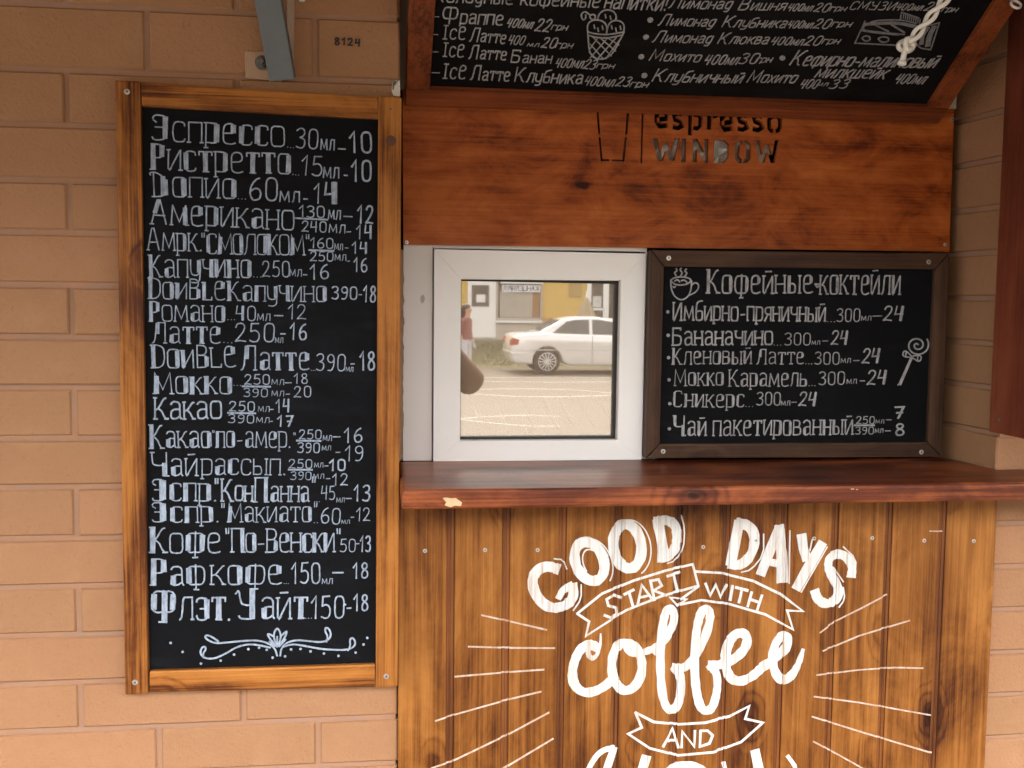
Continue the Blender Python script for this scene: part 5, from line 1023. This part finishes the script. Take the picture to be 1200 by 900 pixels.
# verge and far paving
gv = MB(); y_a, y_b = car_y-2.6, 2*GY-(-1.75+36.2)
gv.quad((-60,y_a,ROADZ+.003),(60,y_a,ROADZ+.003),(60,y_b+1.5,-.02),(-60,y_b+1.5,-.02)); gv.quad((-60,y_b+1.5,-.02),(60,y_b+1.5,-.02),(60,y_b-1.5,.0),(-60,y_b-1.5,0))
def verge_mat():
    t = NT('dry_verge'); p = t.obj(); n = t.noise(p, 3.5, 6, .75); f = t.noise(p, 14, 5, .8)
    t.col(t.mix(t.ramp(n, [(.4,0),(.6,1)]), (.20,.16,.11), t.mix(f, (.07,.085,.03), (.15,.15,.06)))); t.rough(.95); return t.m
gv.build('verge', verge_mat())['kind'] = 'structure'
gr = MB()
for i in range(2600):
    x = random.uniform(1.2, 5.2); y = random.uniform(y_b+1.6, y_a-.2); z = ROADZ+(y_a-y)/(y_a-y_b-1.5)*(.40)
    h = random.uniform(.03, .12); a = random.uniform(0, 3.14); w = .014; dx, dy = w*math.cos(a), w*math.sin(a); l = random.uniform(-.07, .07)
    k = len(gr.v); gr.v += [(x-dx,y-dy,z-.01),(x+dx,y+dy,z-.01),(x+l,y+l*.5,z+h)]; gr.f.append((k,k+1,k+2))
o = gr.build('grass', plain('grass_blades', (.115,.115,.05), .8, 0, .4, 3)); props(o, 'short dry grass on the verge across the street', 'grass', kind='stuff')
# yellow shop
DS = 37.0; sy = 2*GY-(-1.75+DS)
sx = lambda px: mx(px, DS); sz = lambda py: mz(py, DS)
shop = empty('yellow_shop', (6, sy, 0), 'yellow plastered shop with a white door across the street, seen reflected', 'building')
M_YEL = plain('yellow_plaster', (.62,.42,.13), .85, 0, .10, 4); M_GRW = plain('pale_plinth', (.50,.46,.40), .85, 0, .15, 5)
M_SHOPGL = plain('shop_glass', (.085,.075,.065), .15); M_BLIND = plain('cream_blind', (.50,.46,.40), .8)
m = MB(); m.box(-34, 42, sy-6, sy, 0.3, 3.9); m.build('wall', M_YEL, shop)
m = MB(); m.box(-34, 42, sy-6.01, sy-.01, 3.9, 10.5); m.build('sky_block_wall', plain('sky_block_grey', (.20,.185,.17), .9, 0, .15, 4), shop)  # unseen storeys added to block low sky, greyed to cut yellow bounce
m = MB(); m.box(-34, 42, sy-6.02, sy+.03, -.1, .3); m.build('plinth', M_GRW, shop)
m = MB(); m.box(-34.3, 42.3, sy-6.3, sy+.5, 10.5, 10.8); m.build('roof', plain('roof_sheet', (.25,.22,.2), .7), shop)
for k in range(-9, 12):  # windows on the added upper storeys
    for zf in (4.6, 7.6):
        m = MB(); m.box(k*3.4+5, k*3.4+6.3, sy+.004, sy+.03, zf, zf+1.5); uw = m.build('window', M_SHOPGL, shop)
        m = MB(); X0 = k*3.4+5
        for q in ((X0-.06,X0+.02,zf-.05,zf+1.55),(X0+1.28,X0+1.36,zf-.05,zf+1.55),(X0+.02,X0+1.28,zf-.05,zf+.02),(X0+.02,X0+1.28,zf+1.48,zf+1.55),(X0+.62,X0+.68,zf+.02,zf+1.48)): m.box(q[0],q[1],sy+.03,sy+.06,q[2],q[3])
        fo_ = m.build('window_frame', M_WHITEPL, shop); fo_.parent = uw
d0, d1 = sx(548), sx(581)
m = MB(); m.box(d0, d1, sy+.004, sy+.06, .06, 2.35); dr = m.build('door', M_WHITEPL, shop, bevel=.01)
m = MB(); m.box(sx(552.5), sx(573), sy+.055, sy+.068, sz(360), sz(335)); g_ = m.build('door_pane', M_SHOPGL, shop); g_.parent = dr; 
m = MB(); m.box(sx(558), sx(568.5), sy+.066, sy+.074, sz(355), sz(346)); pp_ = m.build('paper_notice', M_WHITEPL, shop, bevel=0); pp_.parent = dr
w0, w1 = sx(582.5), sx(634)
m = MB(); m.box(w0, w1, sy+.004, sy+.03, sz(373), 2.6); wn_ = m.build('shop_window', M_SHOPGL, shop)
def sub(mb_, name, mat, par):
    o = mb_.build(name, mat, shop); o.parent = par; return o
m = MB()
for px in range(586, 623, 2): m.box(sx(px), sx(px+1.55), sy+.032, sy+.045, sz(372), sz(342))
sub(m, 'vertical_blind', M_BLIND, wn_)
m = MB(); m.box(sx(623.5), sx(632), sy+.032, sy+.045, sz(372), sz(342.5)); sub(m, 'brown_panel', plain('brown_panel', (.30,.17,.08), .7), wn_)
m = MB()
for a, c, z0, z1 in ((581.5,583.5,373,325),(633,635.5,373,325),(582,635,375.5,372.5)): m.box(sx(a), sx(c), sy+.03, sy+.06, sz(z0), sz(z1))
sub(m, 'window_frame', plain('grey_frame', (.42,.37,.32), .6), wn_)
m = MB(); m.box(sx(581), sx(635), sy+.03, sy+.16, sz(378.5), sz(375.8)); m.build('window_sill', M_WHITEPL, shop)
m = MB(); m.box(sx(581), sx(636), sy+.031, sy+.05, sz(388), sz(379)); m.build('render_band', M_GRW, shop)
sg0, sg1, sgb, sgt = sx(588), sx(632.5), sz(342.6), sz(334.6)
m = MB(); m.box(sg0, sg1, sy+.05, sy+.09, sgb, sgt); sgn = m.build('shop_sign', plain('sign_white', (.74,.74,.76), .5, 0, .03), shop)
m = MB(); m.box(sg0-.05, sg1+.1, sy+.05, sy+.13, sgt+.05, sgt+.14); m.build('sign_ledge', M_WHITEPL, shop)
psn = Plane((0, sy+.0905, 0), (-1, 0, 0), (0, 0, 1)); ik = Ink(psn, .004)
ik.text('КАНЦЕЛЯРІЯ', (-sg1+.07, sgb+.05), (-sg0-.07, sgb+.05), .15, bold=True, w=.16, wb=.2, wob=0, xh=1.0); ik.done('sign_lettering', plain('sign_ink', (.05,.06,.12), .6), shop, 'dark letters КАНЦЕЛЯРІЯ').parent = sgn
m = MB(); m.box(sx(666.5), sx(681.5), sy+.004, sy+.03, sz(347.5), sz(330)); m.build('wall_notice', plain('beige_notice', (.42,.30,.12), .8), shop)
m = MB(); m.box(sx(636), sx(691), sy+.002, sy+.04, sz(380), sz(372.5)); m.build('orange_band', plain('orange_band', (.50,.27,.10), .85), shop)
f2 = MB(); f2.box(sx(692), sx(727), sy+.004, sy+.03, .3, 2.6); w2 = f2.build('shop_window', M_SHOPGL, shop)
m = MB()
for a, c in ((687.5,692.5),(706.5,713)): m.box(sx(a), sx(c), sy+.03, sy+.07, .3, 2.6)
m.box(sx(692), sx(708), sy+.03, sy+.07, sz(363), sz(360.5)); m.box(sx(708), sx(727), sy+.03, sy+.07, .3, sz(372)); sub(m, 'window_frame', M_WHITEPL, w2)
m = MB(); m.box(sx(694.5), sx(704.5), sy+.03, sy+.05, sz(359.5), sz(346.5)); sub(m, 'paper_notice', plain('printed_sheet', (.55,.56,.54), .7, 0, .4, 6), w2)
# closed parasol standing by the shop corner
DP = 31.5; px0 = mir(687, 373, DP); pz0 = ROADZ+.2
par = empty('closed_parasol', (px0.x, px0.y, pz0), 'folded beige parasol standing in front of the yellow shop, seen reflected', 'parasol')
m = MB(); m.tube([(px0.x,px0.y,pz0),(px0.x,px0.y,mz(341,DP))], .025, 8); m.build('pole', M_WHITEPL, par)
m = MB(); n = 20; z0, z1 = mz(374,DP), mz(348,DP)
for j in range(9):
    t = j/8; r0 = .24*(1-t)**.8+.03
    for i in range(n):
        a = i/n*2*math.pi; rr = r0*(1+.22*math.cos(a*6)); m.v.append((px0.x+rr*math.cos(a), px0.y+rr*math.sin(a), z0+(z1-z0)*t))
for j in range(8):
    for i in range(n): m.f.append((j*n+i, j*n+(i+1) % n, (j+1)*n+(i+1) % n, (j+1)*n+i))
m.build('folded_canopy', plain('beige_canvas', (.36,.29,.20), .9), par, smooth=True)
m = MB(); m.lathe((px0.x,px0.y,pz0-.02), (0,0,1), [(.25,0),(.25,.06),(.05,.1)], 16); m.build('base', M_GRW, par)

# ------------------------------------------------------------------ people
def skin_mesh(name, verts, edges, radii, root, sub=2):
    me = bpy.data.meshes.new(name); me.from_pydata(verts, edges, []); o = bpy.data.objects.new(name, me); COL.objects.link(o)
    md = o.modifiers.new('s', 'SKIN')
    for i, r in enumerate(radii):
        sv = me.skin_vertices[0].data[i]; sv.radius = r if isinstance(r, tuple) else (r, r); sv.use_root = (i == root)
    md.use_smooth_shade = True; md.branch_smoothing = .4
    s = o.modifiers.new('d', 'SUBSURF'); s.levels = sub; s.render_levels = sub
    dg = bpy.context.evaluated_depsgraph_get(); m2 = bpy.data.meshes.new_from_object(o.evaluated_get(dg)); bpy.data.objects.remove(o); return m2
def hand(wrist, palm_dir, side, curl_dir, mats):
    """palm with four unequal curled fingers and a thumb; returns meshes"""
    f = Vector(palm_dir).normalized(); c = Vector(curl_dir); c = (c-f*c.dot(f)).normalized(); s = f.cross(c)*side; w = Vector(wrist); out = []
    out.append(skin_mesh('h', [w, w+f*.045, w+f*.085], [(0,1),(1,2)], [(.026,.020),(.036,.016),(.038,.013)], 0, 2))
    for k, (off, ln) in enumerate(((-.027,.068),(-.009,.078),(.009,.073),(.026,.058))):
        b0 = w+f*.075+s*off; out.append(skin_mesh('f', [b0, b0+f*ln*.40+c*.006, b0+f*ln*.66+c*ln*.30, b0+f*ln*.74+c*ln*.62], [(0,1),(1,2),(2,3)], [.0098,.0090,.0082,.0068], 0, 2))
    b0 = w+f*.030-s*.024; out.append(skin_mesh('t', [b0, b0-s*.024+f*.022+c*.010, b0-s*.030+f*.050+c*.022, b0-s*.026+f*.070+c*.030], [(0,1),(1,2),(2,3)], [.013,.011,.0095,.0078], 0, 2))
    return out
def person(name, label, base, face, J, shirt_z, trouser_z, mats, hair_pts, hands=()):
    """J: joint coordinates in person space (x right, y forward, z up)"""
    fx = Vector((face.y, -face.x, 0)); tr = lambda p: Vector(base)+fx*p[0]+Vector(face)*p[1]+Vector((0,0,p[2]))
    names = list(J); V = [tr(J[k][:3]) for k in names]; Rr = [J[k][3] for k in names]
    E = [('pelvis','belly'),('belly','chest'),('chest','neck'),('neck','jaw'),('jaw','head'),('head','crown'),('chest','shl'),('shl','ell'),('ell','wrl'),('chest','shr'),('shr','elr'),('elr','wrr'),('pelvis','hipl'),('hipl','knl'),('knl','anl'),('anl','tol'),('pelvis','hipr'),('hipr','knr'),('knr','anr'),('anr','tor')]
    me = skin_mesh(name, V, [(names.index(a), names.index(c)) for a, c in E], Rr, names.index('pelvis'), 2)
    bm = bmesh.new(); bm.from_mesh(me)
    for h in hands:
        for x in hand(tr(h[0]), tr(h[1])-Vector(base), h[2], tr(h[3])-Vector(base), None): bm.from_mesh(x)
    # face: nose, ears, eyes as small forms grown into the head
    hd = tr(J['head'][:3]); F = Vector(face)
    def bump_(c, r, sc):
        ret = bmesh.ops.create_icosphere(bm, subdivisions=2, radius=r); 
        for v in ret['verts']: v.co = Vector((v.co.x*sc[0], v.co.y*sc[1], v.co.z*sc[2])); v.co = c+fx*v.co.x+F*v.co.y+Vector((0,0,v.co.z))
        return ret['verts']
    bump_(hd+F*.098+Vector((0,0,-.02)), .016, (.8,1.1,1.5)); bump_(hd+fx*.078+Vector((0,0,-.01)), .028, (.35,.7,1.1)); bump_(hd-fx*.078+Vector((0,0,-.01)), .028, (.35,.7,1.1))
    ev = []
    for s_ in (-1, 1): ev += bump_(hd+F*.082+fx*.030*s_+Vector((0,0,.012)), .012, (1.2,.7,.7))
    mv = bump_(hd+F*.082+Vector((0,0,-.062)), .018, (1.3,.5,.35)); dark = {v.index for v in []}
    bm.verts.index_update(); dark = {v for v in ev}; lips = {v for v in mv}
    for f in bm.faces:
        c = f.calc_center_median(); r = c-Vector(base); up = r.z; lat = abs(r.dot(fx)); fw = r.dot(F)
        if f.verts[0] in dark: f.material_index = 3
        elif f.verts[0] in lips: f.material_index = 4
        elif shirt_z(lat, fw, up): f.material_index = 1
        elif up < trouser_z: f.material_index = 2 if up > .085 else 3
        else: f.material_index = 0
        f.smooth = True
    bm.to_mesh(me); bm.free(); 
    me.transform(Matrix.Translation(-Vector(base)))
    for q in mats[:5]: me.materials.append(q)
    o = bpy.data.objects.new('person', me); COL.objects.link(o); o.location = base; props(o, label, 'person')
    hb = MB()
    ico = bmesh.new(); 
    for c, r, sc in hair_pts:
        ret = bmesh.ops.create_icosphere(ico, subdivisions=3, radius=r)
        for v in ret['verts']:
            v.co = Vector((v.co.x*sc[0], v.co.y*sc[1], v.co.z*sc[2]))*(1+.05*math.sin(v.co.x*160)*math.sin(v.co.z*90)); q = tr(c)-Vector(base); v.co = q+fx*v.co.x+F*v.co.y+Vector((0,0,v.co.z))
    hm = bpy.data.meshes.new('hair'); ico.to_mesh(hm); ico.free(); hm.materials.append(mats[5])
    for p in hm.polygons: p.use_smooth = True
    ho = bpy.data.objects.new('hair', hm); COL.objects.link(ho); ho.parent = o
    return o
SKIN = plain('skin', (.48,.28,.19), .55, 0, .06, 20); LIPS = plain('lips', (.42,.17,.13), .5)
base = dict(pelvis=(0,0,.95,(.15,.11)), belly=(0,0,1.10,(.135,.10)), chest=(0,.0,1.32,(.155,.105)), neck=(0,.015,1.47,.056), jaw=(0,.045,1.545,(.058,.066)), head=(0,.035,1.615,(.074,.088)), crown=(0,.02,1.68,(.058,.066)),
  hipl=(-.095,0,.88,.088), knl=(-.105,.015,.49,.058), anl=(-.11,-.02,.09,.042), tol=(-.13,.14,.04,.036), hipr=(.095,0,.88,.088), knr=(.105,.015,.49,.058), anr=(.11,-.02,.09,.042), tor=(.13,.14,.04,.036))
Jp = dict(base, shl=(-.175,0,1.39,.052), ell=(-.33,.20,1.17,.042), wrl=(-.125,.375,1.405,.027), shr=(.175,0,1.39,.052), elr=(.372,.20,1.15,.064), wrr=(.18,.375,1.405,.027))
BROWN = plain('brown_sleeve', (.19,.115,.068), .85, 0, .2, 40)
person('photographer', 'person in a brown top holding up a phone, their elbow mirrored in the window', (.02, -2.19, 0), Vector((0,1,0)), Jp,
       lambda lat, fw, up: (.93 < up < 1.44 and not (fw > .33)), .96, [SKIN, BROWN, plain('dark_jeans', (.04,.05,.08), .9), M_TYRE, LIPS, plain('brown_hair', (.05,.028,.018), .6)],
       [((0,-.005,1.665), .098, (.92,1.0,.82)), ((0,-.045,1.60), .085, (.95,.7,1.1))],
       hands=(((-.125,.375,1.405), (.40,.18,.75), 1, (.75,.25,-.2)), ((.18,.375,1.405), (-.40,.18,.75), -1, (-.75,.25,-.2))))
ph = empty('phone', (.05, -1.757, 1.475), 'black phone held up by the person in front of the window', 'phone')
m = MB(); m.box(-.010, .112, -1.7615, -1.7535, 1.449, 1.5075); m.build('phone_body', M_GASKET, ph, bevel=.0025)
m = MB(); m.box(.006, .096, -1.7622, -1.7614, 1.452, 1.5045); m.build('screen', M_SHOPGL, ph)
# pedestrian across the road
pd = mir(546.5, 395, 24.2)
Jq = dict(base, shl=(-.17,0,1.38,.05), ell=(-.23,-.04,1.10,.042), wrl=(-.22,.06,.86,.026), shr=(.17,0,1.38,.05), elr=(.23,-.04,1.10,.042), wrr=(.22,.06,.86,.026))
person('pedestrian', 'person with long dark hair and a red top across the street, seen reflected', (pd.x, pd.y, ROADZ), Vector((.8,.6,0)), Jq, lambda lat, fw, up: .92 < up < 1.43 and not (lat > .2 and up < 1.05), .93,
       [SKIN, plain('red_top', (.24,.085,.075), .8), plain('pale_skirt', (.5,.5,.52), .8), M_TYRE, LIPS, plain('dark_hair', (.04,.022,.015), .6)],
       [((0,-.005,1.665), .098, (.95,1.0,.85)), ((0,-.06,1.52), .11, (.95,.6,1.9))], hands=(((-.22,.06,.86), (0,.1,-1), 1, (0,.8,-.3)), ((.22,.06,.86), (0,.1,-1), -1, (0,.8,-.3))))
